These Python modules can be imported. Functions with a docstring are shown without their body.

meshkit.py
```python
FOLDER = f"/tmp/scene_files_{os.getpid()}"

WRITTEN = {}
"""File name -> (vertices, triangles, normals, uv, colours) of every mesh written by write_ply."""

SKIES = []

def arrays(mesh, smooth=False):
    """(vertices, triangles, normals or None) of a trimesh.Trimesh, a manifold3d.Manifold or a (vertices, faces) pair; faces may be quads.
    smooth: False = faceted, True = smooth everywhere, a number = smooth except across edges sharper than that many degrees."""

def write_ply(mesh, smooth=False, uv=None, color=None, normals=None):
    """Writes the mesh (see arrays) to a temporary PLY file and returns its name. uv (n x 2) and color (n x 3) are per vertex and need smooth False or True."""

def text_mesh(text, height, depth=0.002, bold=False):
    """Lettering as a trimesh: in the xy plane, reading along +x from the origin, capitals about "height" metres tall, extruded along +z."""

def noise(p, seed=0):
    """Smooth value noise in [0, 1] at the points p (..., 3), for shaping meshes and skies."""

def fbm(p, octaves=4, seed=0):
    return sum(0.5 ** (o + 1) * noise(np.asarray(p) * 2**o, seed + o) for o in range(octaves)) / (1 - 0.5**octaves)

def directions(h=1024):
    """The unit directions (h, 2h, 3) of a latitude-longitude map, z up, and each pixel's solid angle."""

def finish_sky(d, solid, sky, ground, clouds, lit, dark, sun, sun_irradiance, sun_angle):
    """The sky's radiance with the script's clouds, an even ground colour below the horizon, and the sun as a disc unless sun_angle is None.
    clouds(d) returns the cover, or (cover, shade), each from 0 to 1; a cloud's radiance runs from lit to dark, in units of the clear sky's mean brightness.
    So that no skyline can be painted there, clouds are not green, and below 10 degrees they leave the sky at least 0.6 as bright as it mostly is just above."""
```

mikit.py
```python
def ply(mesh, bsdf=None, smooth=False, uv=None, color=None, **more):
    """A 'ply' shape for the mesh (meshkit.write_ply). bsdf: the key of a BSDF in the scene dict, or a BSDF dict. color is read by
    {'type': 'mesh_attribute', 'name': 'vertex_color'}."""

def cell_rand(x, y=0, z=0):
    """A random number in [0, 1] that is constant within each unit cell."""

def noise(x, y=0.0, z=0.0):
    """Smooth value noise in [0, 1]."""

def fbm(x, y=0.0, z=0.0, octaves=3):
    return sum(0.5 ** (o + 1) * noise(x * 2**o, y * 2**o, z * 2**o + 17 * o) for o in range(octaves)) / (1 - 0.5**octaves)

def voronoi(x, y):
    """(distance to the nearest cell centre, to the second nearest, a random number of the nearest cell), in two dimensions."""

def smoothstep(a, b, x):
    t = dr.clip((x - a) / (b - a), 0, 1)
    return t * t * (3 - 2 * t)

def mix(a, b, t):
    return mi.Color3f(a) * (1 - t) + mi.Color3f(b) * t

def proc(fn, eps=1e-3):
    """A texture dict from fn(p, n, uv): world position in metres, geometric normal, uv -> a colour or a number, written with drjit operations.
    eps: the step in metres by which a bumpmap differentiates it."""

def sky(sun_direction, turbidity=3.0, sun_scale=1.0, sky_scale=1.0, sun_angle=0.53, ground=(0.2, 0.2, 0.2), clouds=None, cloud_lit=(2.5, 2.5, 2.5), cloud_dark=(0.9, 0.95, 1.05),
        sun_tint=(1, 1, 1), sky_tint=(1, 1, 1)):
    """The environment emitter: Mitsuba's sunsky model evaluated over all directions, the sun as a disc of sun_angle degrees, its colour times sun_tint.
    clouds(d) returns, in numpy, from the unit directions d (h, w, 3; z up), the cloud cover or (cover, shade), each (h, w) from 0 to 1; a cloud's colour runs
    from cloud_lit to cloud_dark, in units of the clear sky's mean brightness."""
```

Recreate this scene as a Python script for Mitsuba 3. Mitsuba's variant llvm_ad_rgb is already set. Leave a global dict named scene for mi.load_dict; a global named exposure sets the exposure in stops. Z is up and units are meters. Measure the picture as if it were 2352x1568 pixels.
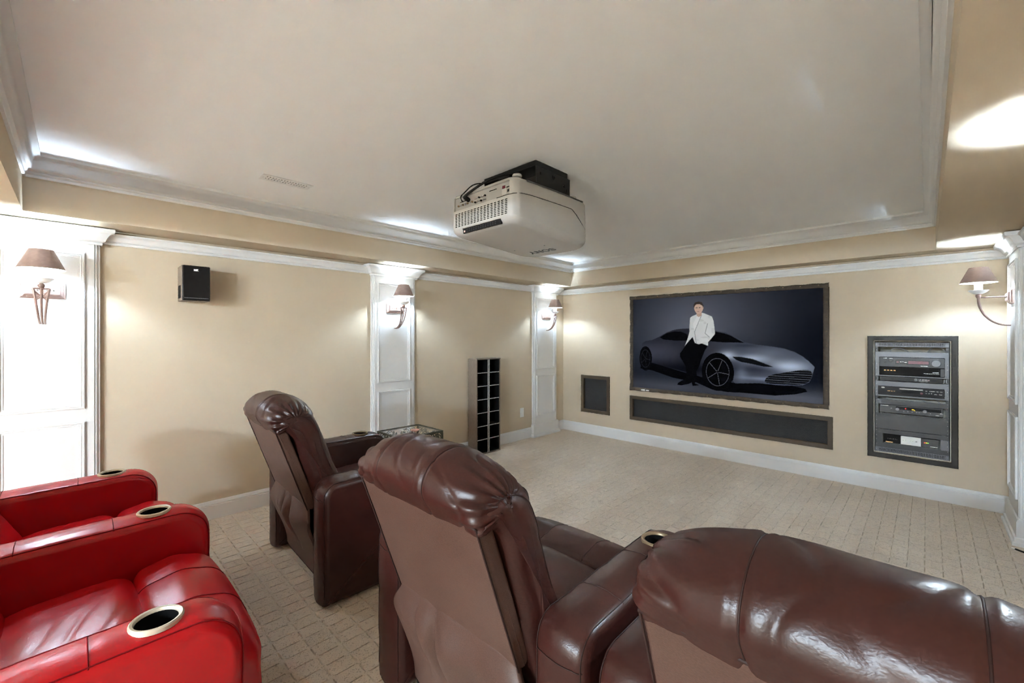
import math, random
import numpy as np
import trimesh
import manifold3d as m3
import shapely
from shapely.geometry import Polygon, Point, LineString
import mitsuba as mi
import drjit as dr
import mikit, meshkit
from mikit import noise, fbm, smoothstep, mix, proc

random.seed(7)
rng = np.random.default_rng(7)
T = mi.ScalarTransform4f
scene, labels = {}, {}

# ------------------------------------------------------------------ camera, light level, exposure
# x runs along the screen wall, y towards the screen wall, z up; the camera stands over the origin
YAW, CAM_Z = math.radians(44.33), 1.42
FWD = (-math.sin(YAW), math.cos(YAW))
scene['camera'] = {
    'type': 'perspective', 'fov_axis': 'x', 'fov': math.degrees(2 * math.atan(1176 / 975.0)),
    'principal_point_offset_y': 13.4 / 1568, 'near_clip': 0.02, 'far_clip': 100.0,
    'to_world': T().look_at(origin=[0, 0, CAM_Z], target=[FWD[0], FWD[1], CAM_Z], up=[0, 0, 1])}
exposure = 5.80
BULB = 150.0                      # radiance of a sconce bulb
BULB_RGB = (0.79, 1.0, 1.22)
FILL_DOME = 24.0                       # radiance of the added opal fill lamps behind the camera

# room
XL, XR, YS, YR = -3.968, 0.4875, 5.181, -4.40  # rear wall is unseen, set far back to hold the fill lamps
ZS, ZC = 2.13, 2.455              # underside of the dropped border, tray ceiling
TX0, TX1, TY0, TY1 = -3.672, 0.054, -0.218, 4.965   # tray opening


# ------------------------------------------------------------------ materials
def lin(c):
    c = np.asarray(c, float) / 255.0
    return [float(v) for v in np.where(c <= 0.04045, c / 12.92, ((c + 0.055) / 1.055) ** 2.4)]


def rgb(c):
    return {'type': 'rgb', 'value': [float(x) for x in c]}


def princ(base, rough=0.5, spec=0.5, metal=0.0, coat=0.0, coat_gloss=0.6, sheen=0.0):
    d = {'type': 'principled', 'base_color': base if isinstance(base, dict) else rgb(base), 'roughness': rough, 'metallic': metal}
    if not metal:
        d['specular'] = spec
    if coat:
        d['clearcoat'], d['clearcoat_gloss'] = coat, coat_gloss
    if sheen:
        d['sheen'] = sheen
    return d


def two(d):
    return {'type': 'twosided', 'bsdf': d}


def bump(d, fn, scale=1.0, eps=1e-3):
    return {'type': 'bumpmap', 'tex': proc(fn, eps), 'scale': scale, 'bsdf': d}


def mat(key, d, twosided=True):
    scene[key] = two(d) if twosided else d
    return key


def f_orange(p, n, uv):          # roller-applied paint: very fine relief
    return 0.0006 * fbm(p.x * 160, p.y * 160, p.z * 160, 2)


def f_plaster(p, n, uv):
    return 0.0010 * fbm(p.x * 90, p.y * 90, p.z * 90, 3)


def f_wallcol(p, n, uv):
    t = fbm(p.x * 2.3, p.y * 2.3, p.z * 2.3, 3)
    return mix((0.555, 0.472, 0.360), (0.585, 0.498, 0.382), t)


def f_carpet(p, n, uv):
    a = noise(p.x * 420, p.y * 420, 3.0)
    b = noise(p.x * 230, p.y * 230, 9.0)
    c = fbm(p.x * 5, p.y * 5, 1.0, 3)
    base = mix((0.50, 0.425, 0.340), (0.66, 0.570, 0.470), 0.65 * a + 0.35 * c)
    fleck = smoothstep(0.70, 0.86, b)
    return mix(base, (0.27, 0.21, 0.15), 0.6 * fleck)


def f_carpetbump(p, n, uv):
    return 0.0030 * noise(p.x * 330, p.y * 330, 5.0) + 0.0016 * noise(p.x * 700, p.y * 700, 2.0)


def f_grain(p, n, uv):           # leather grain
    a = fbm(p.x * 310, p.y * 310, p.z * 310, 2)
    b = noise(p.x * 60, p.y * 60, p.z * 60)
    return 0.0011 * a + 0.0012 * b


def f_brown(p, n, uv):
    t = fbm(p.x * 7, p.y * 7, p.z * 7, 3)
    s = noise(p.x * 260, p.y * 260, p.z * 260)
    return mix((0.016, 0.0046, 0.0036), (0.042, 0.0125, 0.0098), 0.75 * t + 0.25 * s)


def f_brownback(p, n, uv):
    t = fbm(p.x * 6, p.y * 6, p.z * 6, 3)
    s = noise(p.x * 380, p.y * 380, p.z * 380)
    return mix((0.046, 0.0235, 0.0175), (0.080, 0.043, 0.033), 0.55 * t + 0.45 * s)


def f_red(p, n, uv):
    t = fbm(p.x * 6, p.y * 6, p.z * 6, 3)
    return mix((0.290, 0.0010, 0.0035), (0.375, 0.0025, 0.0062), t)


def f_taupe(p, n, uv):
    s = noise(p.x * 180, p.y * 180, p.z * 40)
    return mix((0.125, 0.098, 0.075), (0.165, 0.130, 0.100), s)


def f_cloth(p, n, uv):
    s = noise(p.x * 330, p.y * 330, p.z * 330)
    return mix((0.016, 0.017, 0.018), (0.042, 0.043, 0.044), s)


def f_velvet(p, n, uv):
    s = fbm(p.x * 40, p.y * 40, p.z * 40, 3)
    return mix((0.030, 0.022, 0.015), (0.085, 0.066, 0.048), s)


def f_bronze(p, n, uv):
    s = fbm(p.x * 60, p.y * 60, p.z * 60, 3)
    return mix((0.25, 0.170, 0.145), (0.33, 0.232, 0.20), s)


WALL = mat('m_wall', bump({'type': 'diffuse', 'reflectance': proc(f_wallcol)}, f_orange))
CEIL = mat('m_ceiling', bump({'type': 'diffuse', 'reflectance': rgb((0.81, 0.815, 0.815))}, f_plaster))
TRIM = mat('m_trim', {'type': 'diffuse', 'reflectance': rgb((0.73, 0.73, 0.725))})
CARPET = mat('m_carpet', bump(princ(proc(f_carpet), 0.95, 0.1, sheen=0.2), f_carpetbump, 1.0, 6e-4))
BROWN = mat('m_brown_leather', bump(princ(proc(f_brown), 0.33, 0.32), f_grain, 0.26, 6e-4))
BROWNB = mat('m_brown_back', bump(princ(proc(f_brownback), 0.45, 0.30), f_grain, 0.26, 6e-4))
BSEAM = mat('m_brown_seam', princ((0.020, 0.0085, 0.0070), 0.55, 0.2))
RED = mat('m_red_leather', bump(princ(proc(f_red), 0.30, 0.40), f_grain, 0.18, 6e-4))
RSEAM = mat('m_red_seam', princ((0.13, 0.002, 0.004), 0.7, 0.1))
BRONZE = mat('m_sconce_bronze', princ(proc(f_bronze), 0.38, 0.5, metal=0.25))
SHADEIN = mat('m_shade_inside', princ((0.85, 0.82, 0.78), 0.6, 0.3))
IVORY = mat('m_candle', princ((0.86, 0.85, 0.82), 0.5, 0.4))
BLACK = mat('m_black', princ((0.007, 0.007, 0.007), 0.55, 0.2))
BLACKG = mat('m_black_gloss', princ((0.005, 0.005, 0.006), 0.22, 0.3))
BLACKD = mat('m_black_deep', princ((0.005, 0.005, 0.005), 0.8, 0.1))
BLACKM = mat('m_black_matte', princ((0.010, 0.0095, 0.009), 0.85, 0.1))
GUN = mat('m_rack_metal', princ((0.155, 0.155, 0.165), 0.42, 0.5, metal=0.2))
GUND = mat('m_rack_dark', princ((0.050, 0.050, 0.050), 0.5, 0.5))
RACKF = mat('m_rack_frame', princ((0.020, 0.0175, 0.014), 0.5, 0.3))
STEEL = mat('m_steel', princ((0.45, 0.44, 0.43), 0.33, metal=1.0))
GREYTRIM = mat('m_grey_trim', princ((0.42, 0.41, 0.40), 0.5, 0.4))
TAUPE = mat('m_tower', princ(proc(f_taupe), 0.45, 0.5))
CLOTH = mat('m_speaker_cloth', princ(proc(f_cloth), 0.9, 0.2))
FRAMEB = mat('m_bronze_frame', princ((0.062, 0.045, 0.028), 0.55, 0.4))
VELVET = mat('m_velvet', princ(proc(f_velvet), 0.7, 0.3, sheen=0.3))
PROJ = mat('m_projector', princ((0.40, 0.385, 0.36), 0.45, 0.4))
PROJU = mat('m_projector_upper', princ((0.30, 0.288, 0.268), 0.45, 0.4))
PROJT = mat('m_projector_line', princ((0.06, 0.058, 0.055), 0.6, 0.3))
PLATEW = mat('m_switch_plate', princ((0.82, 0.82, 0.80), 0.4, 0.4))
IRON = mat('m_iron', princ((0.030, 0.030, 0.018), 0.5, 0.5))
GLASS = {'type': 'thindielectric', 'int_ior': 1.5}
scene['m_glass'] = GLASS
CHAMP = mat('m_champagne', princ((0.62, 0.56, 0.46), 0.35, 0.5, metal=0.5))
BRASSD = mat('m_dark_brass', princ((0.20, 0.145, 0.085), 0.35, 0.5, metal=0.5))
WELL = mat('m_cup_well', princ((0.003, 0.003, 0.003), 0.7, 0.05))
LETTERW = mat('m_letter_white', princ((0.75, 0.75, 0.75), 0.5, 0.3))
LETTERO = mat('m_letter_amber', princ((0.85, 0.50, 0.22), 0.5, 0.3))
CREAM = mat('m_rack_liner', princ((0.70, 0.66, 0.56), 0.6, 0.3))
WINE = mat('m_display_wine', princ((0.10, 0.012, 0.022), 0.3, 0.5))
PINK = mat('m_pink', princ((0.85, 0.52, 0.46), 0.4, 0.4))
PAPER = mat('m_paper', princ((0.82, 0.80, 0.76), 0.7, 0.2))


def glow(key, c, s):
    scene[key] = {'type': 'diffuse', 'reflectance': rgb((0.1, 0.1, 0.1))}
    return key


# ------------------------------------------------------------------ bookkeeping
def numbered(name):
    if not any(k == name or k.startswith(name + '__') for k in list(scene) + list(labels)):
        return name
    i = 1
    while any(k == f'{name}_{i:03d}' or k.startswith(f'{name}_{i:03d}__') for k in list(scene) + list(labels)):
        i += 1
    return f'{name}_{i:03d}'


COUNT = {}


def numkey(full):
    """the key itself the first time, then key_001 ..."""
    n = COUNT.get(full, 0)
    COUNT[full] = n + 1
    return full if n == 0 else f'{full}_{n:03d}'


def thing(name, label, cat, group=None, kind=None):
    key = numkey(name)
    labels[key] = {'label': label, 'category': cat}
    if group:
        labels[key]['group'] = group
    if kind:
        labels[key]['kind'] = kind
    return key


def obj(name, mesh, m, parent=None, smooth=False, label=None, kind=None, M=None, **more):
    key = numkey(f'{parent}__{name}' if parent else name)
    if M is not None:
        mesh = xf(mesh, M)
    scene[key] = mikit.ply(mesh, m, smooth=smooth, **more)
    d = {}
    if label:
        d['label'] = label
    if kind:
        d['kind'] = kind
    if d:
        labels[key] = d
    return key


def struct(name, mesh, m, smooth=False, label=None):
    key = obj(name, mesh, m, None, smooth)
    labels[key] = {'kind': 'structure'}
    if label:
        labels[key]['label'] = label
    return key


# ------------------------------------------------------------------ mesh helpers
def tri(v, f):
    v = np.asarray(v, float)
    f = np.asarray(f, int)
    if f.ndim == 2 and f.shape[1] == 4:
        f = np.vstack([f[:, [0, 1, 2]], f[:, [0, 2, 3]]])
    return trimesh.Trimesh(v, f, process=False)


def cat(ms):
    return trimesh.util.concatenate([m for m in ms if m is not None])


def xf(mesh, M):
    m = mesh.copy()
    m.apply_transform(np.asarray(M, float))
    if np.linalg.det(np.asarray(M, float)[:3, :3]) < 0 and False:
        m.invert()
    return m


def place(x=0, y=0, z=0, rot=0.0, mirror=False):
    c, s = math.cos(rot), math.sin(rot)
    M = np.array([[c, -s, 0, x], [s, c, 0, y], [0, 0, 1, z], [0, 0, 0, 1.0]])
    if mirror:
        M = M @ np.diag([-1, 1, 1, 1])
    return M


def box(x0, x1, y0, y1, z0, z1, b=0.0):
    lo, hi = np.minimum([x0, y0, z0], [x1, y1, z1]), np.maximum([x0, y0, z0], [x1, y1, z1])
    if b <= 0:
        return trimesh.creation.box(bounds=[lo, hi])
    b = min(b, 0.45 * float((hi - lo).min()))
    pts = []
    for i in (0, 1):
        for j in (0, 1):
            for k in (0, 1):
                c = np.array([(lo, hi)[i][0], (lo, hi)[j][1], (lo, hi)[k][2]])
                s = np.array([1 - 2 * i, 1 - 2 * j, 1 - 2 * k]) * b
                for a in range(3):
                    q = c + s
                    q[a] = c[a]
                    pts.append(q)
    return trimesh.Trimesh(np.array(pts), process=False).convex_hull


def to_m3(m):
    return m3.Manifold(m3.Mesh(np.asarray(m.vertices, np.float32), np.asarray(m.faces, np.uint32)))


def from_m3(m):
    q = m.to_mesh()
    return trimesh.Trimesh(np.array(q.vert_properties[:, :3], float), np.array(q.tri_verts), process=False)


def cut(m, *others):
    a = to_m3(m)
    for o in others:
        a = a - to_m3(o)
    return from_m3(a)


def ring(a0, a1, b0, b1, prof, M, fill=False, back=True):
    """A mitred moulding round the rectangle a0..a1 x b0..b1: prof = [(outset, height)]; M maps (a, b, h) to the world (3 columns, origin)."""
    V = []
    for o, h in prof:
        V += [(a0 - o, b0 - o, h), (a1 + o, b0 - o, h), (a1 + o, b1 + o, h), (a0 - o, b1 + o, h)]
    F = []
    n = len(prof)
    for i in range(n - 1):
        for k in range(4):
            p, q = i * 4 + k, i * 4 + (k + 1) % 4
            F.append([p, q, q + 4, p + 4])
    if fill:
        t = (n - 1) * 4
        F.append([t, t + 1, t + 2, t + 3])
    V = np.array(V, float)
    O, X, Y, Z = [np.asarray(c, float) for c in M]
    W = O + V[:, :1] * X + V[:, 1:2] * Y + V[:, 2:] * Z
    return tri(W, F)


PL = lambda x: ((x, 0, 0), (0, 1, 0), (0, 0, 1), (1, 0, 0))          # on the left wall: a=y, b=z, h=+x
PR = lambda x: ((x, 0, 0), (0, 1, 0), (0, 0, 1), (-1, 0, 0))         # on the right wall
PS = lambda y: ((0, y, 0), (1, 0, 0), (0, 0, 1), (0, -1, 0))         # on the screen wall: a=x, b=z, h=-y
PZ = ((0, 0, 0), (1, 0, 0), (0, 1, 0), (0, 0, 1))                    # in plan: a=x, b=y, h=z


def linmould(prof, t0, t1, M):
    """A straight moulding: prof = [(out, z)], run from t0 to t1; M maps (t, out, z)."""
    n = len(prof)
    V = [(t0, o, z) for o, z in prof] + [(t1, o, z) for o, z in prof]
    F = [[i, i + 1, n + i + 1, n + i] for i in range(n - 1)]
    V = np.array(V, float)
    O, X, Y, Z = [np.asarray(c, float) for c in M]
    m = tri(O + V[:, :1] * X + V[:, 1:2] * Y + V[:, 2:] * Z, F)
    c = [[0, i, i + 1] for i in range(1, n - 1)]
    caps = tri(m.vertices, np.vstack([c, np.array(c) + n]))
    return cat([m, caps])


def tube(pts, r, sides=8, closed=False):
    p = np.asarray(pts, float)
    n = len(p)
    r = np.broadcast_to(np.asarray(r, float), (n,))
    if closed:
        t = np.roll(p, -1, 0) - np.roll(p, 1, 0)
    else:
        t = np.gradient(p, axis=0)
    t /= np.linalg.norm(t, axis=1, keepdims=True) + 1e-12
    u = np.zeros_like(p)
    a = np.cross(t[0], [0.31, 0.17, 0.93])
    if np.linalg.norm(a) < 0.2:
        a = np.cross(t[0], [1, 0, 0.0])
    u[0] = a / np.linalg.norm(a)
    for i in range(1, n):
        q = u[i - 1] - t[i] * np.dot(u[i - 1], t[i])
        u[i] = q / (np.linalg.norm(q) + 1e-12)
    w = np.cross(t, u)
    ang = np.arange(sides) * 2 * math.pi / sides
    V = p[:, None] + r[:, None, None] * (np.cos(ang)[None, :, None] * u[:, None] + np.sin(ang)[None, :, None] * w[:, None])
    F = []
    m = n if closed else n - 1
    for i in range(m):
        j = (i + 1) % n
        for k in range(sides):
            l = (k + 1) % sides
            F.append([i * sides + k, i * sides + l, j * sides + l, j * sides + k])
    V = V.reshape(-1, 3)
    me = tri(V, F)
    if not closed:
        c0 = [[0, k + 1, k] for k in range(1, sides - 1)]
        b = (n - 1) * sides
        c1 = [[b, b + k, b + k + 1] for k in range(1, sides - 1)]
        me = tri(V, np.vstack([me.faces, c0, c1]))
    return me


def lathe(prof, n=32, cx=0, cy=0, cz=0):
    prof = np.asarray(prof, float)
    ang = np.arange(n) * 2 * math.pi / n
    V = np.stack([prof[:, None, 0] * np.cos(ang) + cx, prof[:, None, 0] * np.sin(ang) + cy, np.broadcast_to(prof[:, None, 1] + cz, (len(prof), n))], -1)
    F = []
    for i in range(len(prof) - 1):
        for k in range(n):
            l = (k + 1) % n
            F.append([i * n + k, i * n + l, (i + 1) * n + l, (i + 1) * n + k])
    return tri(V.reshape(-1, 3), F)


def spline(pts, n=40, closed=False):
    from scipy.interpolate import CubicSpline
    p = np.asarray(pts, float)
    if closed:
        p = np.vstack([p, p[:1]])
    d = np.r_[0, np.cumsum(np.sqrt(np.linalg.norm(np.diff(p, axis=0), axis=1)))]
    cs = CubicSpline(d, p, bc_type='periodic' if closed else 'natural')
    return cs(np.linspace(0, d[-1], n, endpoint=not closed))


def round_poly(pts, rad, seg=7):
    """Closed polygon with rounded corners; rad per corner."""
    p = np.asarray(pts, float)
    out = []
    n = len(p)
    for i in range(n):
        a, b, c = p[i - 1], p[i], p[(i + 1) % n]
        r = rad[i] if np.ndim(rad) else rad
        u, v = (a - b) / np.linalg.norm(a - b), (c - b) / np.linalg.norm(c - b)
        cosA = float(np.clip(np.dot(u, v), -1, 1))
        half = math.acos(cosA) / 2
        if r <= 0 or abs(half - math.pi / 2) < 1e-3:
            out.append(b)
            continue
        d = r / math.tan(half)
        ctr = b + (u + v) / np.linalg.norm(u + v) * r / math.sin(half)
        s, e = b + u * d - ctr, b + v * d - ctr
        a0, a1 = math.atan2(s[1], s[0]), math.atan2(e[1], e[0])
        da = (a1 - a0 + math.pi) % (2 * math.pi) - math.pi
        for k in range(seg + 1):
            t = a0 + da * k / seg
            out.append(ctr + r * np.array([math.cos(t), math.sin(t)]))
    return np.array(out)


def resample(loop, n):
    p = np.vstack([loop, loop[:1]])
    d = np.r_[0, np.cumsum(np.linalg.norm(np.diff(p, axis=0), axis=1))]
    s = np.linspace(0, d[-1], n, endpoint=False)
    return np.stack([np.interp(s, d, p[:, k]) for k in range(p.shape[1])], 1)


def loft(loops, capa=True, capb=True):
    """Closed loops (k, n, 3) joined; ends closed to the centroid."""
    L = np.asarray(loops, float)
    k, n, _ = L.shape
    V = L.reshape(-1, 3)
    i, j = np.meshgrid(np.arange(k - 1), np.arange(n), indexing='ij')
    j2 = (j + 1) % n
    F = np.stack([i * n + j, i * n + j2, (i + 1) * n + j2, (i + 1) * n + j], -1).reshape(-1, 4)
    F = np.vstack([F[:, [0, 1, 2]], F[:, [0, 2, 3]]])
    ex = []
    for cap, idx, fl in ((capa, 0, True), (capb, k - 1, False)):
        if cap:
            c = len(V)
            V = np.vstack([V, L[idx].mean(0)])
            q = np.stack([np.full(n, c), idx * n + np.arange(n), idx * n + (np.arange(n) + 1) % n], 1)
            ex.append(q[:, ::-1] if fl else q)
    m = trimesh.Trimesh(V, np.vstack([F] + ex), process=False)
    if m.volume < 0:
        m.invert()
    return m


def slab(profile, W, r, crown=0.0, side=0.0, n=150, k=7, mid=9):
    """A rounded slab: closed profile (v, w), width W across u, edge radius r, top crown, sides pillowed by 'side'."""
    P = resample(np.asarray(profile, float), n)
    area = 0.5 * np.sum(P[:, 0] * np.roll(P[:, 1], -1) - np.roll(P[:, 0], -1) * P[:, 1])
    if area < 0:
        P = P[::-1]
    t = np.roll(P, -1, 0) - np.roll(P, 1, 0)
    t /= np.linalg.norm(t, axis=1, keepdims=True)
    N = np.stack([t[:, 1], -t[:, 0]], 1)        # outward
    cen = P.mean(0)
    U, INS, SC = [], [], []
    # side face rings
    for s in (0.02, 0.35, 0.65, 0.88):
        U.append(-W / 2 - side * (1 - s ** 2)); INS.append(r); SC.append(s)
    for a in np.linspace(0, math.pi / 2, k):
        U.append(-W / 2 + r * (1 - math.cos(a)) if False else -W / 2 + r * (1 - math.cos(a))); INS.append(r * (1 - math.sin(a))); SC.append(1.0)
    for u in np.linspace(-W / 2 + r, W / 2 - r, mid)[1:-1]:
        U.append(u); INS.append(-crown * (1 - (u / (W / 2 - r)) ** 2)); SC.append(1.0)
    h = len(U)
    core = mid - 2
    left = list(zip(U[:h - core], INS[:h - core], SC[:h - core]))
    allr = left + list(zip(U[h - core:], INS[h - core:], SC[h - core:])) + [(-u, i, s) for u, i, s in left[::-1]]
    loops = []
    for u, ins, s in allr:
        q = P - N * ins
        q = cen + (q - cen) * s
        loops.append(np.column_stack([np.full(n, u), q]))
    return loft(np.array(loops))


def clampx(m, lo=None, hi=None):
    v = np.array(m.vertices)
    v[:, 0] = np.clip(v[:, 0], -1e9 if lo is None else lo, 1e9 if hi is None else hi)
    return tri(v, m.faces)


def displace(m, fn):
    m = m.copy()
    v, nrm = np.array(m.vertices), np.array(m.vertex_normals)
    m.vertices = v + nrm * fn(v)[:, None]
    return m


def follow(pts, before, after):
    """points that lay on 'before' carried along to the displaced copy 'after'"""
    from scipy.spatial import cKDTree
    d, i = cKDTree(np.array(before.vertices)).query(np.asarray(pts, float), k=4)
    w = 1 / (d + 1e-4)
    sh = np.array(after.vertices) - np.array(before.vertices)
    return np.asarray(pts, float) + (sh[i] * w[..., None]).sum(1) / w.sum(1, keepdims=True)


def nz(v, s, seed=0, oct=3):
    return meshkit.fbm(v * np.asarray(s), oct, seed) - 0.5


# ------------------------------------------------------------------ floor: carpet with a woven grid of short grooves
def carpet():
    px, py = 0.080, 0.112
    kx = np.array([0.0060, 0.0092, 0.0124, 0.020, 0.027, 0.070, 0.077])
    ky = np.array([0.0060, 0.0092, 0.0124, 0.021, 0.029, 0.098, 0.106])
    gx = np.array([0, 1, 0, 0, 0, 0, 0.0])
    wx = np.array([0, 0, 0, 0, 1, 1, 0.0])
    gy = np.array([0, 1, 0, 0, 0, 0, 0.0])
    wy = np.array([0, 0, 0, 0, 1, 1, 0.0])
    Y0 = -0.9                      # the floor seen by the camera; plain carpet goes on behind it
    nx, ny = int((XR - XL + 0.1) / px) + 1, int((YS - Y0 + 0.1) / py) + 1
    X = np.concatenate([XL - 0.05 + i * px + kx for i in range(nx)])
    Y = np.concatenate([Y0 - 0.05 + i * py + ky for i in range(ny)])
    GX, WX, GY, WY = np.tile(gx, nx), np.tile(wx, nx), np.tile(gy, ny), np.tile(wy, ny)
    a = GX[:, None] * WY[None]
    b = WX[:, None] * GY[None] * 1.0
    r = rng.uniform(0.75, 1.1, a.shape)
    Z = -0.0115 * np.maximum(a, b) * r + rng.normal(0, 0.00025, a.shape)
    V = np.stack([np.broadcast_to(X[:, None], a.shape) + rng.normal(0, 0.0009, a.shape), np.broadcast_to(Y[None], a.shape) + rng.normal(0, 0.0009, a.shape), Z], -1).reshape(-1, 3)
    i, j = np.meshgrid(np.arange(len(X) - 1), np.arange(len(Y) - 1), indexing='ij')
    q = i * len(Y) + j
    F = np.stack([q, q + len(Y), q + len(Y) + 1, q + 1], -1).reshape(-1, 4)
    rear = tri([(XL - 0.05, YR - 0.05, 0), (XR + 0.05, YR - 0.05, 0), (XR + 0.05, Y[0], 0), (XL - 0.05, Y[0], 0)], [[0, 1, 2, 3]])
    return cat([tri(V, F), rear])


struct('floor', carpet(), CARPET, False, 'beige carpet woven in a grid of small blocks')

# ------------------------------------------------------------------ walls, dropped border and tray
HOLES = {'rack': (-0.356, 0.150, 0.340, 1.376), 'centre': (-2.806, -0.699, 0.342, 0.580), 'side': (-3.590, -3.200, 0.354, 0.802)}
front = box(XL - 0.12, XR + 0.12, YS, YS + 0.6, -0.02, 2.6)
front = cut(front, box(HOLES['rack'][0], HOLES['rack'][1], YS - 0.1, YS + 0.5, HOLES['rack'][2], HOLES['rack'][3]),
            *[box(h[0], h[1], YS - 0.1, YS + 0.06, h[2], h[3]) for h in (HOLES['centre'], HOLES['side'])])
struct('wall_front', front, WALL, label='beige wall with the screen')
struct('wall_left', box(XL - 0.12, XL, YR - 0.12, YS, -0.02, 2.6), WALL, label='beige wall with the white pilasters')
struct('wall_right', box(XR, XR + 0.12, YR - 0.12, YS, -0.02, 2.6), WALL, label='beige wall on the right')
struct('unseen_wall_rear', box(XL, XR, YR - 0.12, YR, -0.02, 2.6), WALL)  # unseen, its distance chosen to suit the added lamps
struct('ceiling', box(TX0 - 0.02, TX1 + 0.02, TY0 - 0.02, TY1 + 0.02, ZC, ZC + 0.06), CEIL, label='white tray ceiling')
border = cut(box(XL, XR, YR, YS, ZS, ZC + 0.03), box(TX0, TX1, TY0, TY1, ZS - 0.1, ZC + 0.1))
obj('dropped_border', border, WALL, 'ceiling', label='beige dropped border round the tray')

# crown moulding in the tray: (outset from the tray opening, z); negative = towards the middle
crown = [(0.002, 2.325), (-0.012, 2.325), (-0.014, 2.337), (-0.010, 2.340), (-0.020, 2.346), (-0.024, 2.352), (-0.020, 2.356)]
for t in np.linspace(0, 1, 9):
    crown.append((-0.024 - 0.034 * t - 0.006 * math.sin(2 * math.pi * t), 2.360 + 0.070 * t + 0.010 * math.sin(2 * math.pi * t) * -1))
crown += [(-0.062, 2.434), (-0.072, 2.438), (-0.072, ZC + 0.002)]
key = struct('trim_1', ring(TX0, TX1, TY0, TY1, crown, PZ), TRIM, 35, 'white crown moulding round the tray ceiling')

# picture rail on the walls
rail = [(0.0, 2.034), (0.016, 2.034), (0.018, 2.046), (0.013, 2.050), (0.026, 2.058), (0.034, 2.078), (0.044, 2.090), (0.052, 2.093), (0.052, 2.106), (0.0, 2.106)]
LMAP = ((XL, 0, 0), (0, 1, 0), (1, 0, 0), (0, 0, 1))
RMAP = ((XR, 0, 0), (0, 1, 0), (-1, 0, 0), (0, 0, 1))
FMAP = ((0, YS, 0), (1, 0, 0), (0, -1, 0), (0, 0, 1))
BMAP = ((0, YR, 0), (1, 0, 0), (0, 1, 0), (0, 0, 1))
PIL = [(-0.40, 0.105), (2.040, 2.541), (4.456, 4.984)]
segL = [(YR, PIL[0][0]), (PIL[0][1], PIL[1][0]), (PIL[1][1], PIL[2][0]), (PIL[2][1], YS)]
segR = [(YR, 4.456), (4.984, YS)]
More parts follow.
